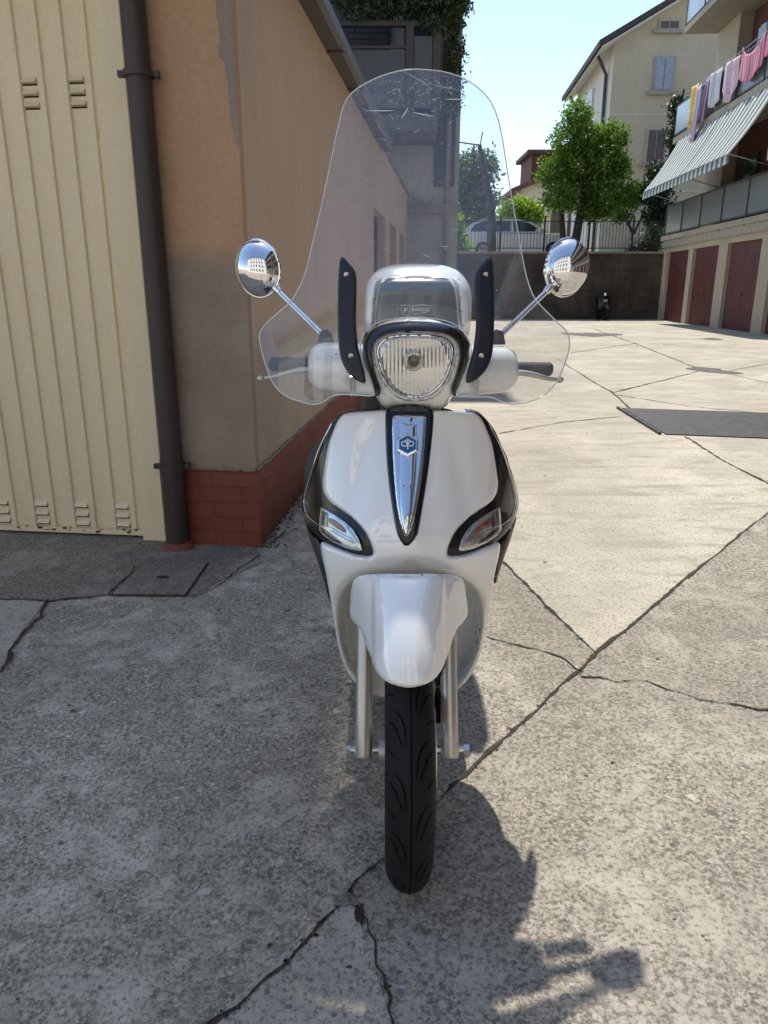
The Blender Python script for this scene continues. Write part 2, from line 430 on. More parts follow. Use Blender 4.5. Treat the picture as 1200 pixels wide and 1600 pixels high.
flat('side_paving', [G(x, y)[:2] for x, y in ((-900, 945), (0, 935), (70, 942), (25, 1000), (0, 1050), (-500, 1600))], .003, M['slabgrey'])

def crack(name, pxs, w, z=.0062, wander=.012, mat=None, seed=0, world=False, gaps=0.0):
    """a joint or a crack: a jagged ribbon of dirt with changing width"""
    r_ = random.Random(seed); pts = [Vector(p) if world else G(*p) for p in pxs]
    vs = []; fs = []; line = []
    for a, b in zip(pts[:-1], pts[1:]):
        L = (b - a).length; k = max(2, int(L / (.018 + .004 * a.length)))
        for i in range(k): line.append(a.lerp(b, i / k))
    line.append(pts[-1]); off = 0
    for i, p in enumerate(line):
        t = (line[min(i + 1, len(line) - 1)] - line[max(i - 1, 0)]).normalized(); nrm = Vector((-t.y, t.x, 0))
        off = off * .86 + r_.uniform(-1, 1) * wander * .5
        ww = w * (.45 + .55 * abs(math.sin(i * .13 + seed)) + .5 * max(0, math.sin(i * .041 + seed * 2))) * r_.uniform(.3, 1.4) * (.5 if r_.random() < gaps else 1)
        c = p + nrm * off
        vs += [(c.x - nrm.x * ww, c.y - nrm.y * ww, z), (c.x + nrm.x * ww * r_.uniform(.5, 1.2), c.y + nrm.y * ww, z)]
    for i in range(len(line) - 1): fs.append((2 * i, 2 * i + 1, 2 * i + 3, 2 * i + 2))
    for i in range(len(line) - 1):
        for _ in range(2):
            if r_.random() < .55:
                s_ = w * r_.uniform(.3, 1.1); c = Vector((vs[2 * i][0], vs[2 * i][1], 0)).lerp(Vector((vs[2 * i + 1][0], vs[2 * i + 1][1], 0)), r_.choice([-.45, -.1, 1.1, 1.5]) + r_.uniform(-.3, .3)); a0 = r_.uniform(0, 6); b0 = len(vs)
                zz = z - .0006
                for k in range(5): vs.append((c.x + s_ * math.cos(a0 + k * 1.2566) * r_.uniform(.5, 1.1), c.y + s_ * math.sin(a0 + k * 1.2566) * r_.uniform(.5, 1.1), zz))
                fs.append(tuple(range(b0, b0 + 5)))
    fs2 = []
    for f in fs:
        a, b, c_ = (Vector(vs[k]) for k in f[:3]); fs2.append(f if (b - a).cross(c_ - a).z > 0 else tuple(reversed(f)))
    o = mesh(name, vs, fs2, mat or M['joint'], ground); o['kind'] = 'structure'; return o
crack('joint', [(1420, 640), (1200, 800), (930, 1022), (850, 1100), (770, 1170), (700, 1240), (640, 1300)], .0055, seed=1, wander=.006)
crack('joint', [(640, 1300), (545, 1392), (440, 1500), (330, 1600), (200, 1740)], .0055, seed=2, wander=.012)
crack('joint', [(930, 1022), (785, 878), (640, 760)], .006, seed=3, wander=.006)
crack('crack', [(760, 995), (850, 1020), (912, 1052)], .0032, seed=4, wander=.02)
crack('crack', [(908, 1060), (962, 1068), (1010, 1066), (1060, 1083), (1130, 1100), (1200, 1112), (1300, 1125)], .0045, seed=5, wander=.022)
crack('crack', [(545, 1392), (575, 1440), (600, 1510), (622, 1600), (640, 1700)], .0035, seed=6, wander=.02)
crack('crack', [(0, 1052), (22, 1005), (60, 965), (75, 938)], .006, seed=7, wander=.02)
crack('crack', [(-60, 930), (0, 933), (75, 940), (165, 930), (190, 905), (212, 886)], .006, seed=8, wander=.02)
crack('crack', [(300, 934), (340, 915), (375, 885), (400, 868)], .006, seed=9, wander=.02)
crack('joint', [(1070, 683), (1130, 720), (1200, 757), (1320, 815)], .008, seed=10, wander=.01)
crack('joint', [(780, 678), (880, 660), (985, 650)], .008, seed=11, wander=.01)
crack('joint', [(870, 560), (915, 590), (957, 614), (985, 640)], .010, seed=12, wander=.01)
crack('joint', [(957, 614), (1030, 596), (1092, 580)], .012, seed=13, wander=.01)
crack('joint', [(1092, 577), (1000, 540), (930, 515)], .016, seed=14, wander=.01)
crack('joint', [(1140, 580), (1250, 560)], .014, seed=15, wander=.01)
crack('joint', [(890, 552), (1000, 536), (1200, 548)], .014, seed=16)
crack('joint', [(965, 618), (1080, 636), (1250, 652)], .010, seed=17)
crack('joint', [(1140, 585), (1250, 610)], .010, seed=18)
# damp spots, dirt at the crack junction, loose dirt along the wall foot
def blob(name, cx, cy, rx, ry, mat, z=.0075, seed=0, parent=None, n=40):
    r_ = random.Random(seed); c = G(cx, cy); ex = (G(cx + rx, cy) - c).length; ey = (G(cx, cy - ry) - c).length
    ph = [r_.uniform(0, 6.28) for _ in range(5)]
    pts = []
    for k in range(n):
        a = 2 * math.pi * k / n; q = 1 + sum(.16 / (j + 1) * math.sin((j + 2) * a + ph[j]) * 1.6 for j in range(5)) + r_.uniform(-.06, .06)
        pts.append((c.x + ex * q * math.cos(a), c.y + ey * q * math.sin(a)))
    return flat(name, pts, z, mat, parent)
blob('dirt_patch', 540, 1410, 15, 12, M['apron'], seed=3, parent=ground)
blob('dirt_patch', 562, 1432, 6, 18, M['joint'], seed=13, parent=ground, z=.008)
blob('damp_patch', 925, 523, 34, 3.2, M['patch'], seed=4, parent=ground)
blob('damp_patch', 1110, 579, 30, 4, M['patch'], seed=5, parent=ground)
blob('damp_patch', 1112, 530, 18, 1.2, M['patch'], seed=6, parent=ground)
mb = MB()
for i in range(380):
    y = random.uniform(1.6, 24); x = random.uniform(.3, 1) * y * random.uniform(.05, .62) + .25
    s_ = .0025 * random.uniform(.7, 1) ** 2 / random.uniform(.25, 1) * (1 + y * .07); a0 = random.uniform(0, 6); el = random.uniform(.4, 1)
    vs = [(x + s_ * math.cos(a0 + j * 1.2566), y + s_ * el * math.sin(a0 + j * 1.2566), .006) for j in range(5)] + [(x, y, .006 + s_ * .5)]
    mb.add(vs, [(j, (j + 1) % 5, 5) for j in range(5)], random.choice([0, 0, 1, 2]))
tag(mb.build('grit', [plain('grey grit', (.22, .20, .17), .9), plain('dark grit', (.07, .06, .05), .9), plain('dry leaf', (.22, .13, .05), .9)], None, True), 'loose grit and leaf crumbs lying on the sunlit paving', 'grit', kind='stuff')
# steel plate over a pit
pl = [G(972, 639), G(1040, 680), G(1290, 690), G(1240, 648)]
def slab_poly(mb, pts, z0, z1, m=0):
    n = len(pts); a = sum(pts[i][0] * pts[(i + 1) % n][1] - pts[(i + 1) % n][0] * pts[i][1] for i in range(n))
    if a < 0: pts = list(reversed(pts))
    vs = [(p[0], p[1], z0) for p in pts] + [(p[0], p[1], z1) for p in pts]
    fs = [tuple(range(n - 1, -1, -1)), tuple(range(n, 2 * n))] + [(i, (i + 1) % n, (i + 1) % n + n, i + n) for i in range(n)]
    mb.add(vs, fs, m)
t = thing('steel_cover_plate', 'dark steel cover plate lying flat on the sunlit yard paving', 'cover plate', tuple(pl[0]))
mb = MB(); slab_poly(mb, [(p.x, p.y) for p in pl], .004, .013); mb.build('plate', M['plate'], t)
mb = MB(); a, b = pl[0], pl[1]; nn = Vector((-(b - a).y, (b - a).x, 0)).normalized()
for s_ in (.02,):
    mb.box((-.5 * (b - a).length, -.012, 0), (.5 * (b - a).length, .012, .028),
           M=Matrix.Translation(Vector(((a.x + b.x) / 2, (a.y + b.y) / 2, 0)) - nn * (s_ + .01) * 1.6) @ Matrix.Rotation(math.atan2((b - a).y, (b - a).x), 4, 'Z'))
mb.build('edge_rail', M['plate'], t)
# concrete inspection cover in front of the downpipe
q = [G(172, 932), G(222, 882), G(328, 881), G(292, 933)]
t = thing('inspection_cover', 'square concrete inspection cover with a small lifting hole in front of the downpipe', 'manhole cover', tuple(q[0]))
c0 = sum((Vector(p) for p in q), Vector()) / 4
mb = MB(); slab_poly(mb, [(lerp(c0.x, p.x, .94), lerp(c0.y, p.y, .94)) for p in q], .001, .011); mb.build('lid', M['apron'], t)
mb = MB(); slab_poly(mb, [(p.x, p.y) for p in q], .001, .0055); mb.build('frame_gap', M['joint'], t)
mb = MB(); slab_poly(mb, [(c0.x + .028 * math.cos(a), c0.y + .018 * math.sin(a)) for a in np.linspace(0, 6.28, 13)[:-1]], .0115, .0125); mb.build('lifting_hole', M['darkgap'], t)

# pebbles set in the concrete of the foreground (stuff)
mb = MB()
for i in range(420):
    y = random.uniform(.75, 3.2); x = random.uniform(-1.3, 1.4) * (.5 + y * .35)
    s_ = random.choice([.0022, .003, .004, .005, .0075]) * random.uniform(.7, 1.2)
    bm_v = []; k = 6; a0 = random.uniform(0, 6)
    el = random.uniform(.5, 1)
    for j in range(k): bm_v.append((x + s_ * math.cos(a0 + j * 6.283 / k), y + s_ * el * math.sin(a0 + j * 6.283 / k), .0035))
    bm_v.append((x, y, .0038 + s_ * .22))
    mb.add(bm_v, [(j, (j + 1) % k, k) for j in range(k)], random.choice([0, 0, 0, 1, 2]))
tag(mb.build('pebbles', [plain('grey pebble', (.16, .16, .155), .8), plain('dark pebble', (.05, .05, .05), .8), plain('pale pebble', (.4, .37, .33), .8)], None, True),
    'small grey stones exposed in the concrete', 'pebbles', kind='stuff')
mb = MB()
for i in range(700):
    tt = random.random() ** 1.5; Yw = 3.42 + tt * 5.5; xw = -.612 + .0954 * (Yw - 3.44) + abs(random.gauss(0, .045)) + .005
    s_ = random.uniform(.004, .016)
    an = random.uniform(0, 3.14); c_ = Vector((xw, Yw, .004 + random.random() * .012))
    d1 = Vector((math.cos(an), math.sin(an), random.uniform(-.3, .6))) * s_; d2 = Vector((-math.sin(an), math.cos(an), random.uniform(0, .5))) * s_ * .6
    mb.add([c_ - d1, c_ + d2, c_ + d1, c_ - d2], [(0, 1, 2, 3)], random.choice([0, 0, 1, 2]))
tag(mb.build('moss', [M['moss'], plain('dead leaf', (.13, .075, .035), .9, var=.3), plain('green moss', (.08, .12, .03), .95, var=.3)]), 'dry moss and leaf litter along the foot of the wall', 'moss', kind='stuff')

# ------------------------------------------------------------------ left garage building
CX, CY = -.612, 3.44; SD = .0954; FD = -.12
garage = thing('garage_building', 'low ochre garage building with red brick plinth at the left', 'building', (CX, CY, 0))
sdir = Vector((SD, 1, 0)).normalized(); fdir = Vector((-1, -FD, 0)).normalized()   # fdir runs to the left along the front
C0 = Vector((CX, CY, 0)); EV = 2.80
def quadbox(mb, o, a, b, h0, h1, m=0):      # prism on a parallelogram
    vs = [o, o + a, o + a + b, o + b]; mb_pts = [(p.x, p.y) for p in vs]; slab_poly(mb, mb_pts, h0, h1, m)
into = -sdir.cross(Vector((0, 0, 1))) ; into = Vector((-1, SD, 0)).normalized()     # into the building from the side wall
# side wall with window openings
mb = MB(); L = 14.0;  wins = [(5.25, 6.6), (7.3, 8.45), (9.0, 10.2)]; wz0, wz1 = .95, 2.07
s0 = .062
for a, b in wins + [(L, L)]:
    quadbox(mb, C0 + sdir * s0, sdir * (a - s0), into * .3, 0, EV); 
    if b > a:
        quadbox(mb, C0 + sdir * a, sdir * (b - a), into * .3, 0, wz0); quadbox(mb, C0 + sdir * a, sdir * (b - a), into * .3, wz1, EV)
    s0 = b
mb.build('side_wall', M['side'], garage)
for a, b in wins:
    mb = MB(); quadbox(mb, C0 + sdir * a + into * .12, sdir * (b - a), into * .05, wz0, wz1); w = mb.build('window', M['glasswin'], garage)
    mb = MB()
    for q0, q1, z0, z1 in ((0, .05, wz0, wz1), (b - a - .05, b - a, wz0, wz1), (.05, b - a - .05, wz0, wz0 + .05), (.05, b - a - .05, wz1 - .05, wz1), ((b - a) / 2 - .03, (b - a) / 2 + .03, wz0 + .05, wz1 - .05)):
        quadbox(mb, C0 + sdir * (a + q0) + into * .10, sdir * (q1 - q0), into * .08, z0, z1)
    mb.build('frame', M['brownmetal'], w)
# front pier and lintel
PW = .478
Fo = C0 + into * 0
mb = MB(); quadbox(mb, C0, fdir * PW, sdir * .06, 0, EV); mb.build('front_pier', M['front'], garage)
mb = MB(); quadbox(mb, C0 + fdir * (PW + .003), fdir * 3.0, sdir * .28, 2.50, EV); quadbox(mb, C0 + fdir * (PW + 3.003), fdir * 2.3, sdir * .28, 0, EV); mb.build('lintel', M['front'], garage)
# uneven corner render strip (bare render peeling through), 3 mm proud
def strip_shape(xs):
    vs = []; fs = []
    for z, w0, w1 in xs:
        for w in (w0, w1): vs.append(C0 + fdir * w - sdir * .003 + Vector((0, 0, z)))
        for w in (w0, w1): vs.append(C0 + fdir * w + sdir * .001 + Vector((0, 0, z)))
    for i in range(len(xs) - 1):
        a = 4 * i; b = a + 4
        fs += [(a, b, b + 1, a + 1), (a + 2, a, a + 1, a + 3), (a, a + 2, b + 2, b), (a + 1, b + 1, b + 3, a + 3)]
    return vs, fs
r_ = random.Random(5); xs = []
for i in range(60):
    z = 2.79 - i * .0125 * 1.35; w = (.062 if z > 2.12 else .04) + r_.uniform(-.004, .004) + .006 * math.sin(i * .5)
    if z < 2.0: w *= max(.1, (z - 1.7) / .3)
    xs.append((z, .001, max(.006, w)))
vs, fs = strip_shape(xs); mesh('bare_render_strip', vs, fs, M['bead'], garage)
# thin projecting downstand left of the corner: the front pier's corner bead
# plinths
mb = MB(); quadbox(mb, C0 + fdir * .0 - sdir * .012, fdir * (PW), sdir * .012, 0, .385)
mb.build('front_plinth', M['plinth'], garage)
mb = MB(); quadbox(mb, C0 - into * .010 - sdir * .012, sdir * L, into * .010, 0, .385)
mb.build('side_plinth', M['plinth'], garage)
# mortar lip on top of the plinth
mb = MB(); r_ = random.Random(9)
pts = [C0 + fdir * (PW * k / 20) - sdir * .010 + Vector((0, 0, .388 + r_.uniform(-.004, .004))) for k in range(21)]
mb.tube(pts, [.006 * r_.uniform(.5, 1.3) for _ in pts], 6)
pts = [C0 + sdir * (L * (k / 90) ** 1.6) - into * .007 + Vector((0, 0, .388 + r_.uniform(-.006, .006))) for k in range(91)]
mb.tube(pts, [.007 * r_.uniform(.4, 1.3) for _ in pts], 6); mb.build('mortar_line', M['bead'], garage, True)
# roof, fascia and gutter
mb = MB(); quadbox(mb, C0 - into * .02 - sdir * .16, into * 6 , sdir * (L + .3), EV + .001, EV + .06); mb.build('roof', M['roofpan'], garage)
mb = MB(); ga = C0 - into * .125 - sdir * .2
prof = [(0, .03), (.0, .10), (.012, .10), (.012, .035), (.03, .012), (.11, .012), (.11, .13), (.122, .13), (.122, 0), (.025, 0)]
def extr(mb, prof, o, a, b, ax, m=0):  # prof in (ax, z), sweep from a to b along direction
    vs = [o + ax * p[0] + Vector((0, 0, p[1])) + a for p in prof] + [o + ax * p[0] + Vector((0, 0, p[1])) + b for p in prof]
    n = len(prof); mb.add(vs, [(i, (i + 1) % n, (i + 1) % n + n, i + n) for i in range(n)], m)
extr(mb, prof, ga + Vector((0, 0, EV - .035)) , Vector(), sdir * 6.4, into)
for k in range(6):
    quadbox(mb, ga + sdir * (.5 + k) + into * .0, sdir * .03, into * .15, EV - .045, EV - .036)
mb.build('gutter', M['gutter'], garage)
mb = MB(); quadbox(mb, C0 - sdir * .20 - into * .03, into * 3.9, sdir * .05, EV - .08, EV + .08); mb.build('fascia', M['gutter'], garage)
mb = MB(); quadbox(mb, C0 + into * 5.6 + sdir * .3, into * .25, sdir * (L - .3), 0, EV); quadbox(mb, C0 + into * .3 + sdir * (L - .25), into * 5.3, sdir * .25, 0, EV); mb.build('back_wall', M['side'], garage)

# cream garage door: frame, corrugated leaf with louvred vents
def doorP(s, d, z): return C0 + fdir * s + sdir * d + Vector((0, 0, z))
gd = thing('garage_door', 'cream ribbed metal garage door with small louvred vents beside the brown downpipe', 'garage door', tuple(doorP(PW, 0, 0)))
mb = MB()
def dbox(mb, s0, s1, d0, d1, z0, z1, m=0):
    quadbox(mb, doorP(s0, d0, 0), fdir * (s1 - s0), sdir * (d1 - d0), z0, z1, m)
DS = PW + .004
dbox(mb, DS, DS + .125, .015, .10, .0, 2.49); dbox(mb, DS + .127, DS + 2.74, .03, .10, 2.42, 2.49); dbox(mb, DS + 2.742, DS + 2.86, .015, .10, 0, 2.49)
mb.build('frame', M['cream'], gd)
mb = MB(); vs = []; prof = []
s = DS + .129; end = DS + 2.738; prof.append((s, .065)); s = .667
while s < end - .22:
    prof += [(s - .017, .065), (s - .011, .053), (s + .011, .053), (s + .017, .065)]; s += .1085
prof.append((end, .065))
zs = [.03, 2.415]
for z in zs:
    for s_, d_ in prof: vs.append(doorP(s_, d_, z))
n = len(prof); fs = [(i, i + 1, i + 1 + n, i + n) for i in range(n - 1)]
b0 = len(vs)
for z in zs:
    for s_, d_ in ((prof[0][0], .075), (prof[-1][0], .075)): vs.append(doorP(s_, d_, z))
leaf = mesh('ribbed_leaf', vs, fs, M['cream'], gd)
sld = leaf.modifiers.new('thickness', 'SOLIDIFY'); sld.thickness = .0025; sld.offset = 0
# thin dark shadow gap + bottom rail with rust
mb = MB(); dbox(mb, DS + .128, DS + 2.739, .040, .050, .018, .045); mb.build('bottom_rail', M['cream'], gd)
mb = MB(); r_ = random.Random(4)
for k in range(26):
    s_ = DS + .14 + r_.random() * 1.3; w = r_.uniform(.006, .03); z_ = .042 + r_.uniform(0, .02)
    dbox(mb, s_, s_ + w, .0385, .0395, z_ - .02, z_ - .02 + r_.uniform(.004, .014))
mb.build('rust_spots', M['rust'], gd)
mb = MB(); dbox(mb, DS + .1265, DS + 2.7395, .08, .085, .005, 2.42); mb.build('backing', M['darkgap'], gd)
nv = 0
for s_c in [.7235 + .217 * k for k in range(0, 9)]:
    for zb, rows in ((.058, 3), (1.975, 3)):
        mbv = MB(); mbd = MB()
        for r__ in range(rows):
            z = zb + r__ * .047; w = .034
            p = [doorP(s_c - w, .063, z), doorP(s_c + w, .063, z), doorP(s_c + w * .93, .045, z + .004), doorP(s_c - w * .93, .045, z + .004), doorP(s_c - w, .063, z + .026), doorP(s_c + w, .063, z + .026)]
            mbv.add(p, [(0, 1, 2, 3), (3, 2, 5, 4), (0, 3, 4), (1, 5, 2)], 0)
            mbd.add([doorP(s_c - w, .0625, z - .007), doorP(s_c + w, .0625, z - .007), doorP(s_c + w, .0625, z), doorP(s_c - w, .0625, z)], [(0, 1, 2, 3)], 0)
        v = mbv.build('vent', M['cream'], gd); mbd.build('slot', M['darkgap'], v)

# brown downpipe
base = doorP(.392, -.062, 0)
dp = thing('downpipe', 'dark brown rain downpipe clamped to the wall beside the cream garage door', 'downpipe', tuple(base))
mb = MB(); mb.tube([base + Vector((0, 0, z)) for z in (.035, 1.0, 2.0, EV + .0)], .051, 24); mb.build('pipe', M['pipe'], dp, True)
mb = MB(); mb.tube([base + Vector((0, 0, z)) for z in (.03, .44)], .0555, 24); mb.build('lower_sleeve', M['pipe'], dp, True)
for z in (.41, 2.06):
    mb = MB(); mb.tube([base + Vector((0, 0, z - .012)), base + Vector((0, 0, z + .012))], .062, 24)
    mb.box((-.085, -.010, z - .012), (-.055, .012, z + .012), M=Matrix.Translation(base)); mb.box((.055, -.010, z - .012), (.085, .012, z + .012), M=Matrix.Translation(base))
    mb.tube([base + Vector((.07, 0, z)), base + Vector((.07, .08, z))], .007, 8)
    mb.build('clamp', M['pipe'], dp, True)
mb = MB(); mb.tube([base + Vector((0, 0, z)) for z in (.003, .02, .034)], [.075, .07, .058], 20); mb.build('pipe_foot', M['plinth'], dp, True)

# ------------------------------------------------------------------ tall house behind the garage (casts the shade on the left)
TY = 14.3; TXR = 1.33
tb = thing('apartment_building', 'tall grey house in shade behind the garage with a dark planted balcony', 'building', (-3, TY, 0))
M['tallwall'] = plaster('grey peeling plaster', (.46, .43, .39), (.33, .31, .28), fl=.12)
sh = -.02 + (TY - 1.0) * math.tan(SUN_AZ)
mb = MB(); mb.box((-9, TY, 0), (TXR, TY + 9, 11.0)); mb.build('lower_wall', M['tallwall'], tb)
mb = MB(); mb.box((-9, TY + .01, 11.002), (sh, TY + 8.5, 26)); mb.box((-9.3, TY - .2, 26.002), (sh, TY + 8.8, 26.3)); mb.build('upper_wall', M['tallwall'], tb)  # unseen upper storeys, narrowed so their cast shade ends beside the scooter
mb = MB(); mb.box((-3, TY - .14, 2.50), (TXR + .03, TY - .002, 2.64)); mb.build('ledge', M['bead'], tb)
BY = TY - 1.25
mb = MB(); mb.box((-4, BY, 3.62), (.86, TY - .002, 3.86)); bs = mb.build('balcony_slab', plain('balcony concrete', (.12, .115, .11), .9), tb)
mb = MB()
for x in (-2.5, -.9, .40, .82):
    mb.box((x - .06, BY + .005, 3.862), (x + .06, BY + .09, 5.08))
mb.box((-4, BY, 5.082), (.88, BY + .1, 5.15)); mb.box((.79, BY + .102, 5.082), (.88, TY - .01, 5.15)); mb.box((.79, TY - .14, 3.862), (.87, TY - .04, 5.08))
mb.box((-4, BY + .02, 4.78), (.34, BY + .06, 4.82))
mb.build('balcony_railing', M['brownmetal'], tb)
M['smokeglass'] = plain('dark railing glass', (.07, .075, .08), .35, var=.1)
mb = MB(); mb.box((-4, BY + .03, 3.95), (.33, BY + .042, 4.76)); mb.box((.80, BY + .12, 3.95), (.812, TY - .18, 4.95)); mb.box((.47, BY + .03, 3.95), (.75, BY + .042, 4.95)); mb.build('balcony_glass', M['smokeglass'], tb)
for x0, x1, z0, z1 in ((-1.9, .1, 3.95, 6.9), (.88, 1.25, 2.95, 4.1), (-4.6, -2.9, 3.95, 6.9), (-1.9, -.3, 7.9, 9.8), (.35, .8, 4.0, 6.4)):
    mb = MB(); mb.box((x0, TY - .05, z0), (x1, TY - .003, z1)); w = mb.build('shutter', plain('dark shutter', (.05, .05, .065), .6), tb)
    mb = MB()
    for k in range(int((z1 - z0) / .09)): mb.box((x0 + .05, TY - .062, z0 + .03 + k * .09), (x1 - .05, TY - .051, z0 + .09 + k * .09))
    mb.build('slats', plain('shutter slats', (.07, .07, .085), .6), w)
mb = MB(); mb.tube([(1.12, TY - .10, .1), (1.12, TY - .10, 10.9)], .045, 10); mb.build('rain_pipe', M['bead'], tb, True)
mb = MB(); mb.box((-4, BY, 6.9), (.9, TY - .002, 7.1)); mb.build('balcony_slab', bs.data.materials[0], tb)

# ------------------------------------------------------------------ foliage
def leafmat(name, c1, c2, tr=.35):
    m = bpy.data.materials.new(name); m.use_nodes = True; nt = m.node_tree; nt.nodes.clear()
    out = N(nt, 'ShaderNodeOutputMaterial'); g = N(nt, 'ShaderNodeNewGeometry')
    c = ramp(nt, g.outputs['Random Per Island'], [(0, c1), (1, c2)])
    d = N(nt, 'ShaderNodeBsdfDiffuse'); t_ = N(nt, 'ShaderNodeBsdfTranslucent'); gl = N(nt, 'ShaderNodeBsdfGlossy'); gl.inputs['Roughness'].default_value = .4
    nt.links.new(c, d.inputs[0]); c2_ = mixc(nt, 1.0, c, (1.5, 1.6, .7), 'MULTIPLY'); nt.links.new(c2_, t_.inputs[0])
    m1 = N(nt, 'ShaderNodeMixShader'); m1.inputs[0].default_value = tr; nt.links.new(d.outputs[0], m1.inputs[1]); nt.links.new(t_.outputs[0], m1.inputs[2])
    m2 = N(nt, 'ShaderNodeMixShader'); m2.inputs[0].default_value = .05; nt.links.new(m1.outputs[0], m2.inputs[1]); nt.links.new(gl.outputs[0], m2.inputs[2])
    nt.links.new(m2.outputs[0], out.inputs[0]); return m
M['maple'] = leafmat('maple leaves', (.05, .11, .010), (.17, .28, .025), .5)
M['greyleaf'] = leafmat('olive green leaves', (.07, .11, .04), (.17, .22, .08), .35)
M['darkleaf'] = leafmat('dark needles', (.015, .035, .015), (.04, .07, .03), .2)
M['limeleaf'] = leafmat('bright green leaves', (.14, .24, .03), (.25, .36, .05), .5)
M['flower'] = leafmat('white blossom', (.45, .42, .42), (.75, .7, .7), .3)
M['bark'] = plain('bark', (.055, .042, .034), .95, var=.35, nscale=8, bmp=.5)
def leaves(name, blobs, n, size, mat, parent, seed=0, shell=.55, clump=9, flatness=.5):
    r_ = np.random.RandomState(seed); vs = []; fs = []; w = np.array([b[3] * b[4] * b[5] for b in blobs]) ** .67; w = w / w.sum()
    nc = n // clump
    for ci in range(nc):
        b = blobs[r_.choice(len(blobs), p=w)]
        d = r_.normal(size=3); d /= np.linalg.norm(d); rad = shell + (1 - shell) * r_.rand() ** .6
        if r_.rand() < .15: rad *= 1.15
        c = np.array(b[:3]) + d * rad * np.array(b[3:6])
        cs = size * r_.uniform(1.2, 2.6)
        for k in range(clump):
            p = c + r_.normal(size=3) * cs * .75
            a = r_.normal(size=3); a /= np.linalg.norm(a); bb = np.cross(a, r_.normal(size=3)); bb /= np.linalg.norm(bb)
            s_ = size * r_.uniform(.5, 1.15); i = len(vs)
            vs += [p - a * s_, p + bb * s_ * flatness, p + a * s_, p - bb * s_ * flatness]; fs.append((i, i + 1, i + 2, i + 3))
    return mesh(name, vs, fs, mat, parent)
# ivy on the balcony
iv = thing('balcony_creeper', 'dark green creeper hanging over the balcony railing of the grey house', 'plant', (.3, BY, 5.2))
leaves('foliage', [(-.25, BY, 5.45, .6, .3, .25), (.35, BY, 5.5, .55, .3, .33), (1.0, BY + .2, 5.45, .30, .3, .35), (1.18, BY + .8, 4.75, .12, .25, .8), (.0, BY + .1, 5.9, .8, .35, .35), (.8, BY + .1, 6.0, .6, .35, .4), (1.25, BY + .9, 6.1, .15, .3, .8), (.75, BY - .02, 5.12, .25, .12, .12)], 14000, .042, leafmat('creeper leaves', (.018, .04, .012), (.06, .11, .03), .3), iv, 3)
mb = MB(); mb.tube([(.95, BY + .6, 3.9), (1.0, BY + .5, 4.8), (.9, BY + .3, 5.4), (.5, BY + .1, 5.8)], [.03, .025, .02, .012], 6); mb.tube([(.9, BY + .3, 5.4), (1.2, BY + .5, 6.0)], .014, 6); mb.build('stem', M['bark'], iv, True)

# ------------------------------------------------------------------ far end: retaining wall, terrace, railing
RY = 31.0
terr = MB(); terr.box((-30, RY + .45, 0), (70, 120, 2.50)); o = terr.build('terrace', plain('upper road', (.30, .29, .27), .9)); o['kind'] = 'structure'
rw = thing('retaining_wall', 'dark stained stone retaining wall closing the far end of the yard', 'wall', (6, RY, 0))
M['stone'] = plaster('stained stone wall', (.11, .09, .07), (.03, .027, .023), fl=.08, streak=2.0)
mb = MB(); r_ = random.Random(3)
mb.box((-6, RY, 0), (12.2, RY + .44, 2.52)); 
for i in range(9):
    for k in range(14):
        if r_.random() < .55:
            x = -1 + k * .95 + (.4 if i % 2 else 0); z = .1 + i * .26
            mb.box((x + r_.uniform(0, .1), RY - r_.uniform(.015, .05), z), (x + .8 + r_.uniform(-.1, .1), RY - .001, z + .22))
mb.build('masonry', M['stone'], rw)
mb = MB(); mb.box((-6, RY - .08, 2.522), (12.2, RY + .5, 2.60)); mb.build('coping', plain('coping concrete', (.26, .24, .21), .9, var=.3), rw)
M['iron'] = plain('dark iron', (.02, .018, .017), .7)
fe = thing('railing_fence', 'dark metal bar railing on top of the retaining wall', 'fence', (6, RY + .2, 2.6))
mb = MB()
for z in (2.72, 3.72): mb.box((-6, RY + .18, z), (12.1, RY + .21, z + .035))
mb.build('rails', M['iron'], fe)
mb = MB(); x = -5.9
while x < 12: mb.box((x, RY + .185, 2.70), (x + .016, RY + .205, 3.74)); x += .13
mb.build('bars', M['iron'], fe)
x = -5.9
while x < 12.1:
    mb = MB(); mb.box((x - .03, RY + .16, 2.60), (x + .03, RY + .23, 3.92)); mb.build('post', M['iron'], fe); x += 1.75

# ------------------------------------------------------------------ right apartment block with garages
RD = .0663; RX0 = 8.88
rdir = Vector((RD, 1, 0)).normalized(); rin = Vector((1, -RD, 0)).normalized()
def RP(Y, d, z): return Vector((RX0 + RD * Y, Y, 0)) + rin * d + Vector((0, 0, z))
def rbox(mb, Y0, Y1, d0, d1, z0, z1, m=0):
    a = RP(Y0, d0, 0); b = RP(Y1, d0, 0); c_ = rin * (d1 - d0)
    slab_poly(mb, [(p.x, p.y) for p in (a, b, b + c_, a + c_)], z0, z1, m)
rb = thing('apartment_building', 'cream apartment block at the right with garages below and laundry on its balconies', 'building', tuple(RP(30, 0, 0)))
M['cream2'] = plaster('cream plaster', (.52, .45, .33), (.45, .39, .29), fl=.02)
M['redwall'] = plain('brick red wall', (.13, .045, .038), .8, var=.2)
M['slabcon'] = plain('balcony concrete edge', (.40, .36, .28), .85, var=.15, nscale=5)
F1, F2, F3, TOP = 2.95, 6.55, 10.15, 13.8
doors = [(27.5, 30.0), (24.6, 27.05), (21.4, 23.85), (18.2, 20.7), (15.0, 17.5), (11.8, 14.3), (8.6, 11.1), (5.4, 7.9), (2.2, 4.7), (-1.0, 1.5), (-4.2, -1.7), (-7.4, -4.9)]
mb = MB(); e = 30.45
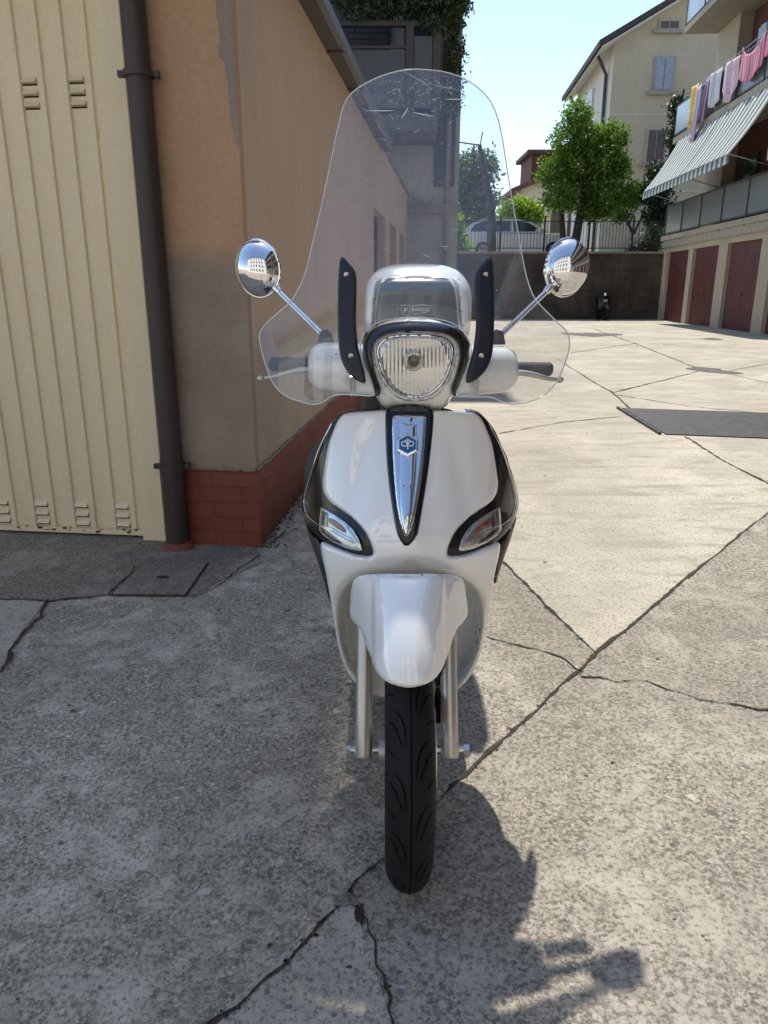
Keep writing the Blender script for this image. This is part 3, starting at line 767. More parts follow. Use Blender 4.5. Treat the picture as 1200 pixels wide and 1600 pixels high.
for a, b in doors + [(-14.0, -14.0)]:
    rbox(mb, b, e, 0, .35, 0, F1 - .25); 
    if b > a: rbox(mb, a, b, 0, .35, 2.52, F1 - .25)
    e = a
mb.build('garage_wall', M['cream2'], rb)
M['reddoor'] = plain('oxide red door', (.125, .035, .03), .55, var=.25, nscale=3)
for i, (a, b) in enumerate(doors):
    mb = MB(); rbox(mb, a, b, .12, .16, 0.02, 2.515)
    d = mb.build('door', M['reddoor'], rb)
    mb = MB()
    for k in range(9): rbox(mb, a + .06 + k * (b - a - .12) / 9, a + .06 + (k + .94) * (b - a - .12) / 9, .112, .119, .1, 2.4)
    mb.build('slats', M['reddoor'], d)
    mb = MB(); rbox(mb, (a + b) / 2 - .06, (a + b) / 2 + .06, .075, .10, 1.0, 1.06); mb.build('handle', M['brownmetal'], d)
mb = MB(); rbox(mb, -14, 30.5, -.10, .35, F1 - .248, F1); rbox(mb, -14, 30.55, -.16, 1.45, F1 + .002, F1 + .17); mb.build('ledge', M['slabcon'], rb)
mb = MB()
for z0, z1 in ((F1 + .172, F2 - .2), (F2 + .002, F3 - .2), (F3 + .002, TOP)): rbox(mb, -14, 30.2, 1.5, 9, z0, z1)
mb.build('upper_wall', M['redwall'], rb)
# cream piers and end walls of the loggias
for z0, z1 in ((F1 + .173, F2 - .205), (F2 + .003, F3 - .205), (F3 + .003, TOP - .01)):
    for y0, y1, d0 in ((28.2, 30.2, 1.05), (20.6, 22.2, 1.1), (13, 15, 1.1)):
        mb = MB(); rbox(mb, y0, y1, d0, 1.497, z0, z1); mb.build('wall_pier', M['cream2'], rb)
for z in (F2, F3):
    mb = MB(); rbox(mb, -14, 30.4, -.12, 1.495, z - .2, z); mb.build('balcony_slab', M['slabcon'], rb)
mb = MB(); rbox(mb, -14.2, 30.9, -.4, 9.2, TOP + .002, TOP + .25); mb.build('roof', M['roofpan'], rb)
M['frost'] = plain('frosted railing glass', (.52, .60, .63), .25, var=.1); M['greyglass'] = plain('grey railing glass', (.13, .14, .145), .3, var=.1)
for z, g, s0 in ((F1 + .17, 'greyglass', 0), (F2, 'greyglass', 1), (F3, 'frost', 0)):
    mb = MB(); mbg = MB()
    rbox(mb, -14, 30.38, -.09, -.05, z + 1.05, z + 1.10); rbox(mb, -14, 30.38, -.09, -.05, z + .06, z + .10); rbox(mb, 30.34, 30.38, -.049, 1.45, z + 1.05, z + 1.1); rbox(mb, 30.34, 30.38, -.049, 1.45, z + .06, z + .10)
    Yc = 30.36
    while Yc > -14: rbox(mb, Yc - .03, Yc + .02, -.11, -.091, z - .22, z + 1.06); Yc -= 1.95
    rbox(mbg, -14, 30.3, -.085, -.07, z + .11, z + 1.04)
    rbox(mbg, 30.32, 30.335, -.06, 1.4, z + .11, z + 1.04)
    f = mb.build('balcony_railing', M['brownmetal'], rb); mbg.build('glass_panel', M[g], f)
# frosted end panels of the middle balcony (light blue in the photograph)
mb = MB(); rbox(mb, 28.5, 30.3, -.10, -.087, F2 + .12, F2 + 1.03); mb.build('pale_glass_panel', M['frost'], rb)
for (a, b, z) in ((26.2, 27.9, F1 + .2), (23.0, 24.6, F1 + .2), (26.0, 27.8, F2 + .03), (22.8, 24.4, F2 + .03), (26.0, 27.8, F3 + .03), (18.5, 20.0, F1 + .2), (18.5, 20.0, F2 + .03), (8, 10, F2 + .03), (8, 10, F1 + .2), (2, 4, F2 + .03), (2, 4, F1 + .2), (-4, -2, F2 + .03), (-4, -2, F1 + .2), (8, 10, F3 + .03), (2, 4, F3 + .03)):
    mb = MB(); rbox(mb, a, b, 1.44, 1.497, z, z + 2.3); w = mb.build('window', M['brownmetal'], rb)
    mb = MB(); rbox(mb, a + .08, (a + b) / 2 - .04, 1.425, 1.439, z + .1, z + 2.2); rbox(mb, (a + b) / 2 + .04, b - .08, 1.425, 1.439, z + .1, z + 2.2); mb.build('pane', M['glasswin'], w)
# awning
def awn_mat():
    m, nt, b = newmat('striped awning cloth'); tc = N(nt, 'ShaderNodeTexCoord').outputs['UV']; se = N(nt, 'ShaderNodeSeparateXYZ'); nt.links.new(tc, se.inputs[0])
    w = N(nt, 'ShaderNodeMath', operation='MULTIPLY'); w.inputs[1].default_value = 11; nt.links.new(se.outputs[0], w.inputs[0])
    fr = N(nt, 'ShaderNodeMath', operation='FRACT'); nt.links.new(w.outputs[0], fr.inputs[0])
    s_ = ramp(nt, fr.outputs[0], [(.0, 1.0), (.46, 1.0), (.5, 0.0), (.96, 0.0), (1.0, 1.0)])
    c = mixc(nt, s_, (.62, .64, .60), (.10, .14, .13)); f = noise(nt, coords(nt), 2.5, 6)
    c = mixc(nt, ramp(nt, f, [(.4, 0.0), (.8, .3)]), c, (.25, .25, .22)); nt.links.new(c, b.inputs['Base Color']); b.inputs['Roughness'].default_value = .9
    return m
M['awning'] = awn_mat()
def awning(Y0, Y1, label):
    o = thing('awning', label, 'awning', tuple(RP(Y1, 0, F2 - .3)), 'striped awnings under the middle balcony')
    n, k = 53, 10; vs = []; uv = []
    for i in range(n):
        for j in range(k):
            t = j / (k - 1); Y = lerp(Y0, Y1, i / (n - 1))
            d = lerp(-.13, -1.22, t); z = lerp(F2 - .22, 4.62, t) - .10 * math.sin(t * math.pi) - .01 * math.cos(i * math.pi)
            vs.append(RP(Y, d, z)); uv.append((i / (n - 1) * (Y1 - Y0) / 4.2, t))
        for j in range(1, 4):
            vs.append(RP(lerp(Y0, Y1, i / (n - 1)), -1.22 - .004 * j, 4.62 - .09 * j + (.02 if j == 3 and i % 2 else 0))); uv.append((i / (n - 1) * (Y1 - Y0) / 4.2, 1))
    kk = k + 3; fs = [(i * kk + j, (i + 1) * kk + j, (i + 1) * kk + j + 1, i * kk + j + 1) for i in range(n - 1) for j in range(kk - 1)]
    c = mesh('cloth', vs, fs, M['awning'], o, False); ul = c.data.uv_layers.new(name='uv')
    for lp in c.data.loops: ul.data[lp.index].uv = uv[lp.vertex_index]
    s_ = c.modifiers.new('t', 'SOLIDIFY'); s_.thickness = .01; s_.offset = 0
    mb = MB(); mb.tube([RP(Y0, -1.22, 4.60), RP(Y1, -1.22, 4.60)], .02, 8)
    for Y in (Y0 + .05, Y1 - .05): mb.tube([RP(Y, -1.2, 4.59), RP(Y, .1, 4.25)], .014, 6)
    mb.build('awning_arm', M['steel'], o, True)
awning(25.4, 29.6, 'grey and white striped awning at the far end of the block, left of the other'); awning(21.2, 25.35, 'grey and white striped awning nearer the camera, right of the other')
# side curtain below the second awning
o = thing('striped_curtain', 'grey and white striped side curtain hanging beside the open awning', 'curtain', tuple(RP(20.8, 0, F2)))
vs = []; fs = []; n = 60
for i in range(n):
    Y = lerp(18.6, 20.9, i / (n - 1)); d = -.45 + .05 * math.sin(i * .9)
    vs += [RP(Y, d, F2 - .25), RP(Y, d + .05, 4.35)]
fs = [(2 * i, 2 * i + 2, 2 * i + 3, 2 * i + 1) for i in range(n - 1)]
c = mesh('cloth', vs, fs, M['awning'], o); ul = c.data.uv_layers.new(name='uv')
for lp in c.data.loops: ul.data[lp.index].uv = (lp.vertex_index // 2 / n * .3, 0)
mb = MB(); mb.tube([RP(18.5, -.45, F2 - .24), RP(21, -.45, F2 - .24)], .015, 6); mb.build('rod', M['brownmetal'], o)

# laundry on the middle balcony
def clothmat(name, kind, cols):
    m, nt, b = newmat(name); v = coords(nt, 'UV')
    if kind == 'stripe':
        w = N(nt, 'ShaderNodeTexWave'); w.bands_direction = 'Y'; w.inputs['Scale'].default_value = 2.0; w.inputs['Distortion'].default_value = 1.0; nt.links.new(v, w.inputs[0]); f = w.outputs['Fac']
        c = ramp(nt, f, [(i / (len(cols) - 1), c_) for i, c_ in enumerate(cols)])
    elif kind == 'vstripe':
        w = N(nt, 'ShaderNodeTexWave'); w.bands_direction = 'X'; w.inputs['Scale'].default_value = 1.6; w.inputs['Distortion'].default_value = 1.5; nt.links.new(v, w.inputs[0])
        c = ramp(nt, w.outputs['Fac'], [(i / (len(cols) - 1), c_) for i, c_ in enumerate(cols)])
    else:
        f = noise(nt, v, 6, 5); c = ramp(nt, f, [(.3 + .4 * i / (len(cols) - 1), c_) for i, c_ in enumerate(cols)])
    nt.links.new(c, b.inputs['Base Color']); b.inputs['Roughness'].default_value = .95; return m
def cloth(name, label, cat, Y0, Y1, z0, z1, d, mat, rnd=0, sag=0, ztop=None):
    n, k = 18, 14; vs = []; fs = []; uv = []
    r_ = random.Random(int(Y0 * 100)); ph = r_.uniform(0, 6)
    for j in range(k):
        t = j / (k - 1)
        for i in range(n):
            u = i / (n - 1); zz = lerp(z1, z0, t); uu = u
            if rnd: zz = lerp(z1, z0 + rnd * (2 * u - 1) ** 2 * (z1 - z0), t)
            if sag: zz -= sag * 4 * u * (1 - u) * (1 - .35 * t)
            fold = .028 * math.sin(u * 14 + ph + t * .8) * (.3 + t) + .03 * math.sin(u * 5 + ph)
            vs.append(RP(lerp(Y0, Y1, uu) + .03 * math.sin(t * 4 + ph), d + fold - .03 * t, zz)); uv.append((u, t))
    fs = [(j * n + i, j * n + i + 1, (j + 1) * n + i + 1, (j + 1) * n + i) for j in range(k - 1) for i in range(n - 1)]
    o = mesh(name, vs, fs, mat, None, True, 0); ul = o.data.uv_layers.new(name='uv')
    for lp in o.data.loops: ul.data[lp.index].uv = uv[lp.vertex_index]
    s_ = o.modifiers.new('t', 'SOLIDIFY'); s_.thickness = .006
    return tag(o, label, cat, 'laundry drying on the middle balcony')
LZ = F2 + 1.13
cloth('towel', 'yellow and orange striped towel hanging over the balcony corner', 'towel', 27.55, 28.3, F2 - .1, LZ + .08, -.24, clothmat('yellow towel', 'vstripe', [(.8, .5, .08), (.85, .75, .35), (.75, .35, .08), (.8, .7, .2)]))
cloth('towel', 'green and red patterned end of a yellow towel below the striped one', 'towel', 27.6, 28.1, F2 + .05, F2 + .45, -.285, clothmat('green towel', 'blot', [(.2, .45, .1), (.75, .7, .2), (.5, .06, .08)]))
cloth('bed_sheet', 'long lilac and pink sheet hanging below the balcony over the awning', 'bed sheet', 26.95, 27.5, F2 - .66, LZ - .1, -.33, clothmat('lilac sheet', 'vstripe', [(.52, .36, .56), (.72, .6, .74), (.55, .30, .45), (.62, .5, .68)]))
cloth('sweater', 'purple garment hanging between the lilac sheet and the white shirt', 'garment', 26.65, 27.15, F2 - .1, LZ + .02, -.20, clothmat('purple garment', 'vstripe', [(.42, .2, .42), (.65, .45, .62), (.6, .5, .65)]))
cloth('shirt', 'white and grey shirt drying on the balcony next to the purple garment', 'shirt', 25.6, 26.6, F2 + .15, LZ + .05, -.19, clothmat('white shirt', 'vstripe', [(.62, .6, .66), (.75, .74, .78), (.5, .5, .55)]), .15)
cloth('rug', 'pale pink lace cloth with a rounded bottom on the balcony', 'cloth', 24.3, 25.35, F2 + .0, LZ + .02, -.19, clothmat('pink lace', 'blot', [(.72, .42, .48), (.75, .58, .64), (.62, .3, .38)]), .35)
cloth('blanket', 'bright pink and white blanket sagging over the railing', 'blanket', 22.6, 24.1, F2 + .45, LZ + .15, -.20, clothmat('pink blanket', 'vstripe', [(.72, .18, .28), (.8, .6, .65), (.65, .12, .2)]), .0, .35)
cloth('trousers', 'grey blue trousers hanging behind the pink blanket', 'trousers', 23.0, 23.6, F2 + .35, LZ + .45, -.02, clothmat('grey cloth', 'blot', [(.3, .36, .4), (.55, .62, .66)]))
cloth('blanket', 'red and pink blanket nearest the camera on the balcony', 'blanket', 20.9, 22.4, F2 + .55, LZ + .25, -.20, clothmat('red blanket', 'vstripe', [(.7, .1, .2), (.8, .5, .55), (.7, .2, .3)]))
cl = thing('clothes_rack', 'thin metal drying line frame above the middle balcony railing', 'drying rack', tuple(RP(24, -.1, LZ)))
mb = MB()
for dd in (-.2, -.02): mb.tube([RP(20.5, dd, LZ + .06), RP(28.3, dd, LZ + .06)], .008, 6)
for Y in (20.6, 23.1, 25.5, 28.2): mb.tube([RP(Y, -.25, LZ + .06), RP(Y, .1, LZ + .0)], .01, 6)
mb.build('frame', M['steel'], cl)

# ------------------------------------------------------------------ far cream house with gable
hY = 42.0; hx = 11.5
fh = thing('cream_house', 'tall cream house with gable, shuttered windows and drainpipe behind the maple tree', 'house', (hx, hY, 2.4))
M['cream3'] = plaster('pale cream plaster', (.60, .52, .37), (.54, .47, .33), fl=.01)
M['cream4'] = plaster('lighter cream plaster', (.66, .62, .52), (.6, .56, .47), fl=.01)
ez = CH + (ray(962, 62).z / ray(962, 62).y) * hY; W2 = 13.0; dep = 10; hd = Vector((RD, 1, 0)).normalized()
def HP(u, v, z): return Vector((hx, hY, 0)) + Vector((1, 0, 0)) * u + hd * v + Vector((0, 0, z))
apz = ez + 3.6
vs = [HP(0, 0, 2.4), HP(W2, 0, 2.4), HP(W2, 0, ez), HP(W2 / 2, 0, apz), HP(0, 0, ez), HP(0, dep, 2.4), HP(W2, dep, 2.4), HP(W2, dep, ez), HP(W2 / 2, dep, apz), HP(0, dep, ez)]
mesh('walls', vs, [(0, 1, 2, 3, 4), (9, 8, 7, 6, 5), (1, 6, 7, 2)], M['cream3'], fh)
mesh('side_wall', [HP(-.001, 0, 2.4), HP(-.001, dep, 2.4), HP(-.001, dep, ez), HP(-.001, 0, ez)], [(0, 3, 2, 1)], M['cream4'], fh)
def roofslab(mb, u0, z0, u1, z1, th):
    a = [HP(u0, -.7, z0), HP(u1, -.7, z1), HP(u1, dep + .7, z1), HP(u0, dep + .7, z0)]; b = [p + Vector((0, 0, th)) for p in a]
    mb.add(a + b, [(0, 3, 2, 1), (4, 5, 6, 7), (0, 1, 5, 4), (1, 2, 6, 5), (2, 3, 7, 6), (3, 0, 4, 7)])
sl_ = (apz - ez) / (W2 / 2)
mb = MB(); roofslab(mb, -.9, ez - .9 * sl_ + .02, W2 / 2, apz + .02, .28); roofslab(mb, W2 / 2 + .001, apz + .02, W2 + .9, ez - .9 * sl_ + .02, .28); rf = mb.build('roof', plain('dark roof edge', (.07, .055, .05), .8), fh)
mb = MB(); roofslab(mb, -.75, ez - .75 * sl_ - .14, W2 / 2, apz - .1, .10); mb.build('eaves_soffit', M['cream4'], fh)
mb = MB(); mb.box(tuple(HP(.6, 6, ez + .3)), tuple(HP(1.2, 6.7, ez + 1.5))); mb.build('chimney', M['cream3'], rf)
def hwin(pxa, pya, pxb, pyb, kind):
    a = at(pxa, pyb, hY); b = at(pxb, pya, hY)
    mb = MB(); mb.box((a.x, hY - .10, a.z), (b.x, hY - .004, b.z)); w = mb.build('window', M['frame_' + kind], fh)
    mb = MB(); mx_ = (a.x + b.x) / 2; t_ = .09
    mb.box((a.x + t_, hY - .13, a.z + t_), (mx_ - .03, hY - .101, b.z - t_)); mb.box((mx_ + .03, hY - .13, a.z + t_), (b.x - t_, hY - .101, b.z - t_)); mb.build('shutter', M['shut_' + kind], w)
    mb = MB(); mb.box((a.x - .25, hY - .22, a.z - .14), (b.x + .15, hY - .003, a.z - .001)); mb.build('sill', M['slabcon'], w)
M['frame_a'] = plain('grey frame', (.38, .38, .38), .6); M['shut_a'] = plain('blue grey curtain', (.36, .40, .46), .5)
M['frame_b'] = plain('pale frame', (.50, .46, .40), .6); M['shut_b'] = plain('brown shutter', (.13, .10, .095), .6)
hwin(1018, 89, 1055, 144, 'a'); hwin(1006, 201, 1042, 256, 'b'); hwin(1028, 31, 1063, 48, 'b')
mb = MB()
for zz in (ez - 3.4, ez - 7.0): mb.box((hx, hY - .03, zz), (hx + W2, hY - .003, zz + .1))
mb.build('string_course', M['cream4'], fh)
for v_, z_ in ((4.5, ez - 2.9), (7.4, ez - 2.9), (4.5, ez - 6.2)):
    mb = MB(); a = HP(-.12, v_, z_); b = HP(-.004, v_ + 1.3, z_ + 1.8); mb.box(tuple(a), (b.x, b.y, b.z)); mb.build('window', plain('white shutter', (.6, .62, .64), .5), fh)
mb = MB(); mb.tube([HP(-.7, 1.0, ez - .3), HP(-.35, 1.0, ez - .9), HP(-.12, 1.0, ez - 1.3), HP(-.12, 1.0, 2.4)], .09, 8); mb.build('drainpipe', M['brownmetal'], fh, True); mb = MB(); mb.tube([HP(-.7, 9.3, ez - .3), HP(-.12, 9.3, ez - 1.2), HP(-.12, 9.3, 2.4)], .09, 8); mb.build('drainpipe', M['brownmetal'], fh, True)

# small house behind the tree
sY = 62.0
sh_ = thing('small_house', 'low white house with dark red roof left of the maple tree', 'house', (at(830, 300, sY).x, sY, 2.4))
a = at(803, 300, sY); b = at(860, 236, sY)
zE = at(806, 295, sY).z; zR = b.z
x0, x1 = a.x + .6, a.x + 9
vs = [(x0, sY, 2.4), (x1, sY, 2.4), (x1, sY, zE + 3), (x0, sY, zE), (x0, sY + 10, 2.4), (x1, sY + 10, 2.4), (x1, sY + 10, zE + 3), (x0, sY + 10, zE)]
mesh('wall', vs, [(0, 1, 2, 3), (0, 3, 7, 4), (4, 7, 6, 5), (1, 5, 6, 2)], M['cream4'], sh_)
mb = MB(); v_ = [(x0 - .9, sY - .8, zE - .4), (x1, sY - .8, zE + 3.3), (x1, sY + 11, zE + 3.3), (x0 - .9, sY + 11, zE - .4)]
mb.add([Vector(p) for p in v_] + [Vector(p) + Vector((0, 0, .35)) for p in v_], [(0, 3, 2, 1), (4, 5, 6, 7), (0, 1, 5, 4), (1, 2, 6, 5), (2, 3, 7, 6), (3, 0, 4, 7)]); mb.build('roof', plain('dark red roof', (.14, .06, .05), .85), sh_)
mb = MB(); mb.box((x0 + 1.2, sY + 3, zE + .5), (x0 + 7, sY + 8, zE + 2.9)); mb.build('upper_storey', M['redwall'], sh_)
mb = MB(); mb.box((x0 + .8, sY + 2.6, zE + 2.9), (x0 + 7.4, sY + 8.4, zE + 3.2)); mb.build('upper_roof', plain('brown roof edge', (.10, .06, .05), .85), sh_)
for xx in (x0 + .8, x0 + 2.4):
    mb = MB(); mb.box((xx, sY - .06, zE - 3.2), (xx + .8, sY - .003, zE - 1.6)); mb.build('window', M['glasswin'], sh_)

# ------------------------------------------------------------------ trees
def tree(label, cx, Y, zb, blobs, n, size, mat, trunks, seed, group='trees behind the railing', shell=.5, name='tree', cat='tree'):
    o = thing(name, label, cat, (cx, Y, zb), group)
    leaves('crown', [(cx + b[0], Y + b[1], b[2], b[3], b[4], b[5]) for b in blobs], n, size, mat, o, seed, shell)
    mb = MB()
    for pts, rs in trunks: mb.tube([(cx + p[0], Y + p[1], p[2]) for p in pts], rs, 9)
    mb.build('trunk', M['bark'], o, True); return o
def Z(py, Y, px=900): return at(px, py, Y).z
mY = 34.5; mcx = at(905, 300, mY).x
def pb(px, py, rx, rz, Y, cx, dy=0):
    p = at(px, py, Y); k = Y / ray(px, py).y; return (p.x - cx, dy, p.z, rx * k, rx * k * .9, rz * k)
bl = [pb(900, 185, 22, 24, mY, mcx), pb(880, 222, 24, 22, mY, mcx, -.3), pb(922, 215, 22, 24, mY, mcx, .3), pb(962, 212, 24, 20, mY, mcx, .5), pb(862, 270, 24, 20, mY, mcx), pb(900, 255, 34, 26, mY, mcx, .2), pb(945, 255, 30, 26, mY, mcx, .1), pb(870, 310, 26, 20, mY, mcx, -.5), pb(905, 300, 36, 28, mY, mcx, .6), pb(948, 312, 30, 26, mY, mcx), pb(975, 262, 16, 18, mY, mcx, .4), pb(980, 305, 16, 18, mY, mcx, -.4), pb(925, 330, 22, 12, mY, mcx)]
zt = Z(330, mY)
tree('full green maple tree with two dark trunks in the middle of the terrace', mcx, mY, 2.4, bl, 21000, .092, M['maple'],
     [([(-.45, 0, 2.4), (-.55, 0, 3.2), (-.7, .1, zt), (-.9, .2, zt + 1.2)], [.17, .14, .12, .05]), ([(-.3, 0, 2.4), (0, 0, 3.2), (.15, .1, zt), (.3, 0, zt + 1.8), (.2, 0, zt + 3)], [.22, .2, .17, .12, .05]), ([(.15, .1, zt), (.9, .2, zt + 1.1)], [.1, .04])], 11)
c2 = at(992, 330, 36).x
tree('small tree with forked bare limbs right of the maple', c2, 36, 2.4, [pb(985, 310, 24, 14, 36, c2), pb(1005, 300, 14, 12, 36, c2), pb(970, 335, 14, 10, 36, c2)], 2600, .09, leafmat('mid green leaves', (.04, .08, .02), (.10, .17, .03)),
     [([(0, 0, 2.4), (0, 0, 3.6), (-.4, 0, 4.3), (-.7, 0, 4.8)], [.09, .08, .05, .02]), ([(0, 0, 3.5), (.35, 0, 4.3), (.5, 0, 5.0)], [.06, .045, .02]), ([(-.2, 0, 4.0), (.1, 0, 4.8)], [.04, .02])], 12, shell=.2)
c3 = at(738, 300, 40).x
tree('pale green airy tree left of the maple, seen through the windscreen', c3, 40, 2.4, [pb(735, 270, 30, 36, 40, c3), pb(720, 310, 24, 34, 40, c3), pb(752, 320, 26, 34, 40, c3), pb(735, 350, 34, 26, 40, c3), pb(765, 265, 12, 22, 40, c3)], 8000, .13, M['greyleaf'],
     [([(0, 0, 2.4), (.1, 0, 5), (0, 0, 8)], [.2, .13, .04])], 13, shell=.2)
c4 = at(810, 330, 45).x
tree('low light green tree beside the white house', c4, 45, 2.4, [pb(810, 332, 24, 18, 45, c4), pb(795, 335, 16, 20, 45, c4), pb(832, 335, 18, 14, 45, c4)], 3500, .14, M['limeleaf'],
     [([(0, 0, 2.4), (.1, 0, 5)], [.15, .05])], 14, shell=.3)
c5 = at(1030, 300, 34).x
tree('dark conifer between the cream house and the awning', c5, 34, 2.4, [pb(1030, 270, 18, 12, 34, c5), pb(1022, 300, 26, 14, 34, c5), pb(1032, 335, 26, 24, 34, c5), pb(1060, 170, 14, 18, 34, c5), pb(1058, 220, 16, 26, 34, c5)], 7000, .09, M['darkleaf'],
     [([(0, 0, 2.4), (.1, 0, 5), (.6, 0, 9)], [.15, .11, .04])], 15, shell=.15)
c6 = at(714, 350, 33).x
tree('bright yellow green bush at the left end of the railing', c6, 33, 2.4, [pb(714, 355, 12, 16, 33, c6), pb(722, 385, 14, 14, 33, c6), pb(708, 385, 12, 16, 33, c6)], 1800, .08, M['limeleaf'],
     [([(0, 0, 2.4), (0, 0, 3.4)], [.05, .02])], 16, name='bush', cat='bush', group='bushes on the terrace')
c7 = at(985, 385, 32.5).x
tree('white flowering bush on the terrace near the apartment block', c7, 32.5, 2.4, [pb(985, 388, 16, 14, 32.5, c7), pb(1005, 375, 14, 14, 32.5, c7)], 1300, .06, [M['flower']],
     [([(0, 0, 2.4), (0, 0, 3.0)], [.04, .02])], 17, name='bush', cat='bush', group='bushes on the terrace')
c8 = at(1018, 378, 32.2).x
tree('dark green bush beside the white flowering one', c8, 32.2, 2.4, [pb(1018, 378, 18, 26, 32.2, c8), pb(1000, 392, 20, 10, 32.2, c8)], 2600, .06, M['darkleaf'],
     [([(0, 0, 2.4), (0, 0, 3.0)], [.04, .02])], 18, name='bush', cat='bush', group='bushes on the terrace')
# utility pole with crossbar
pp = at(768, 400, 33.2); o = thing('utility_pole', 'leaning dark pole with a short crossbar and thin aerial, behind the railing', 'pole', (pp.x, 33.2, 2.4))
tpp = at(749, 228, 33.2)
mb = MB(); mb.tube([(pp.x, 33.2, 2.4), (pp.x - .1, 33.2, 4.5), (tpp.x, 33.2, tpp.z)], [.22, .17, .09], 9); mb.build('pole', M['bark'], o, True)
l = at(716, 222, 33.2); mb = MB(); mb.tube([(l.x, 33.2, l.z), (tpp.x + .1, 33.2, tpp.z + .02)], .03, 6); mb.tube([(tpp.x, 33.2, tpp.z - .2), (at(754, 206, 33.2).x, 33.2, at(754, 206, 33.2).z)], .025, 6); mb.build('crossbar', M['brownmetal'], o)

# ------------------------------------------------------------------ silver estate car on the terrace
def car():
    Yc = 35.6; x0 = at(722, 395, Yc).x; x1 = x0 + 4.6; zb = 2.505
    o = thing('parked_car', 'silver estate car parked on the terrace behind the railing, rear to the left', 'car', (x0 + 2.3, Yc + .9, zb))
    prof = [(0.02, .35), (0.0, .62), (.06, .95), (.16, 1.0), (4.05, .92), (4.45, .78), (4.58, .62), (4.58, .35), (4.4, .22), (.25, .24)]
    def ext(prof_, y0, y1, ins, mat, nm, parent):
        n = len(prof_); vs = []
        for y, k in ((y0, 1), (y0 + .12, 0), (y1 - .12, 0), (y1, 1)):
            for px_, pz in prof_:
                cx_, cz_ = 2.3, .6
                q = (1 - .035 * k); vs.append((x0 + cx_ + (px_ - cx_) * q, y, zb + cz_ + (pz - cz_) * q))
        fs = []
        for s_ in range(3):
            for i in range(n): fs.append((s_ * n + i, s_ * n + (i + 1) % n, (s_ + 1) * n + (i + 1) % n, (s_ + 1) * n + i))
        fs += [tuple(range(n - 1, -1, -1)), tuple(range(3 * n, 4 * n))]
        return mesh(nm, vs, fs, mat, parent, True, 35)
    M['carpaint'] = plain('silver car paint', (.74, .75, .76), .3, .2, coat=.8, var=.02)
    body = ext(prof, Yc, Yc + 1.8, 0, M['carpaint'], 'body', o)
    # greenhouse tapered inwards
    gp_ = [(.12, .98), (.38, 1.34), (.70, 1.47), (2.2, 1.50), (2.75, 1.42), (3.55, .98)]
    n = len(gp_); vs = []
    for y, yt in ((Yc + .06, .14), (Yc + 1.74, -.14)):
        for a_, z_ in gp_: vs.append((x0 + a_, y + yt * (z_ - .98) / .5, zb + z_))
    fs = [tuple(range(n - 1, -1, -1)), tuple(range(n, 2 * n))] + [(i, (i + 1) % n, (i + 1) % n + n, i + n) for i in range(n)]
    mesh('cabin', vs, fs, M['carpaint'], o, True, 30)
    for wn_ in ([(.32, 1.03), (.50, 1.30), (.78, 1.39), (1.05, 1.41), (1.05, 1.03)], [(1.12, 1.03), (1.12, 1.41), (1.95, 1.43), (1.95, 1.03)], [(2.05, 1.03), (2.05, 1.43), (2.2, 1.43), (2.68, 1.36), (3.25, 1.03)]):
        vs = [(x0 + a_, Yc + .06 + .14 * (z_ - .98) / .5 - .008, zb + z_) for a_, z_ in wn_]; mesh('side_window', vs, [tuple(range(len(vs)))], M['glasswin'], o)
    for s_ in (.85, 3.7):
        for y in (Yc - .01, Yc + 1.62):
            mb = MB(); mb.lathe([(0, 0), (.30, 0), (.335, .03), (.335, .17), (.30, .2), (0, .2)], (x0 + s_, y, zb + .335), (0, 1, 0), 24); w = mb.build('wheel', M['rubber'], o, True)
            mb = MB(); mb.lathe([(0, 0), (.2, .0), (.21, .02)], (x0 + s_, y - .012, zb + .335), (0, 1, 0), 20); mb.build('rim', M['steel'], w)
    mb = MB(); mb.box((x0 - .0, Yc - .005, zb + .72), (x0 + .22, Yc + .25, zb + .92)); mb.build('tail_light', plain('red lamp', (.35, .03, .03), .2), o)
    mb = MB(); mb.box((x0 + 4.3, Yc - .002, zb + .62), (x0 + 4.5, Yc + .25, zb + .76)); mb.build('headlight', M['steel'], o)
    mb = MB(); mb.box((x0 + 2.95, Yc - .14, zb + 1.0), (x0 + 3.15, Yc + .02, zb + 1.12)); mb.build('wing_mirror', M['carpaint'], o)
    mb = MB(); mb.tube([(x0 + .75, Yc + .25, zb + 1.52), (x0 + 2.3, Yc + .25, zb + 1.54)], .02, 6); mb.build('roof_rail', M['black'], o)
    o.location.x += .25; o.scale = (1.12, 1.12, 1.12)
car()

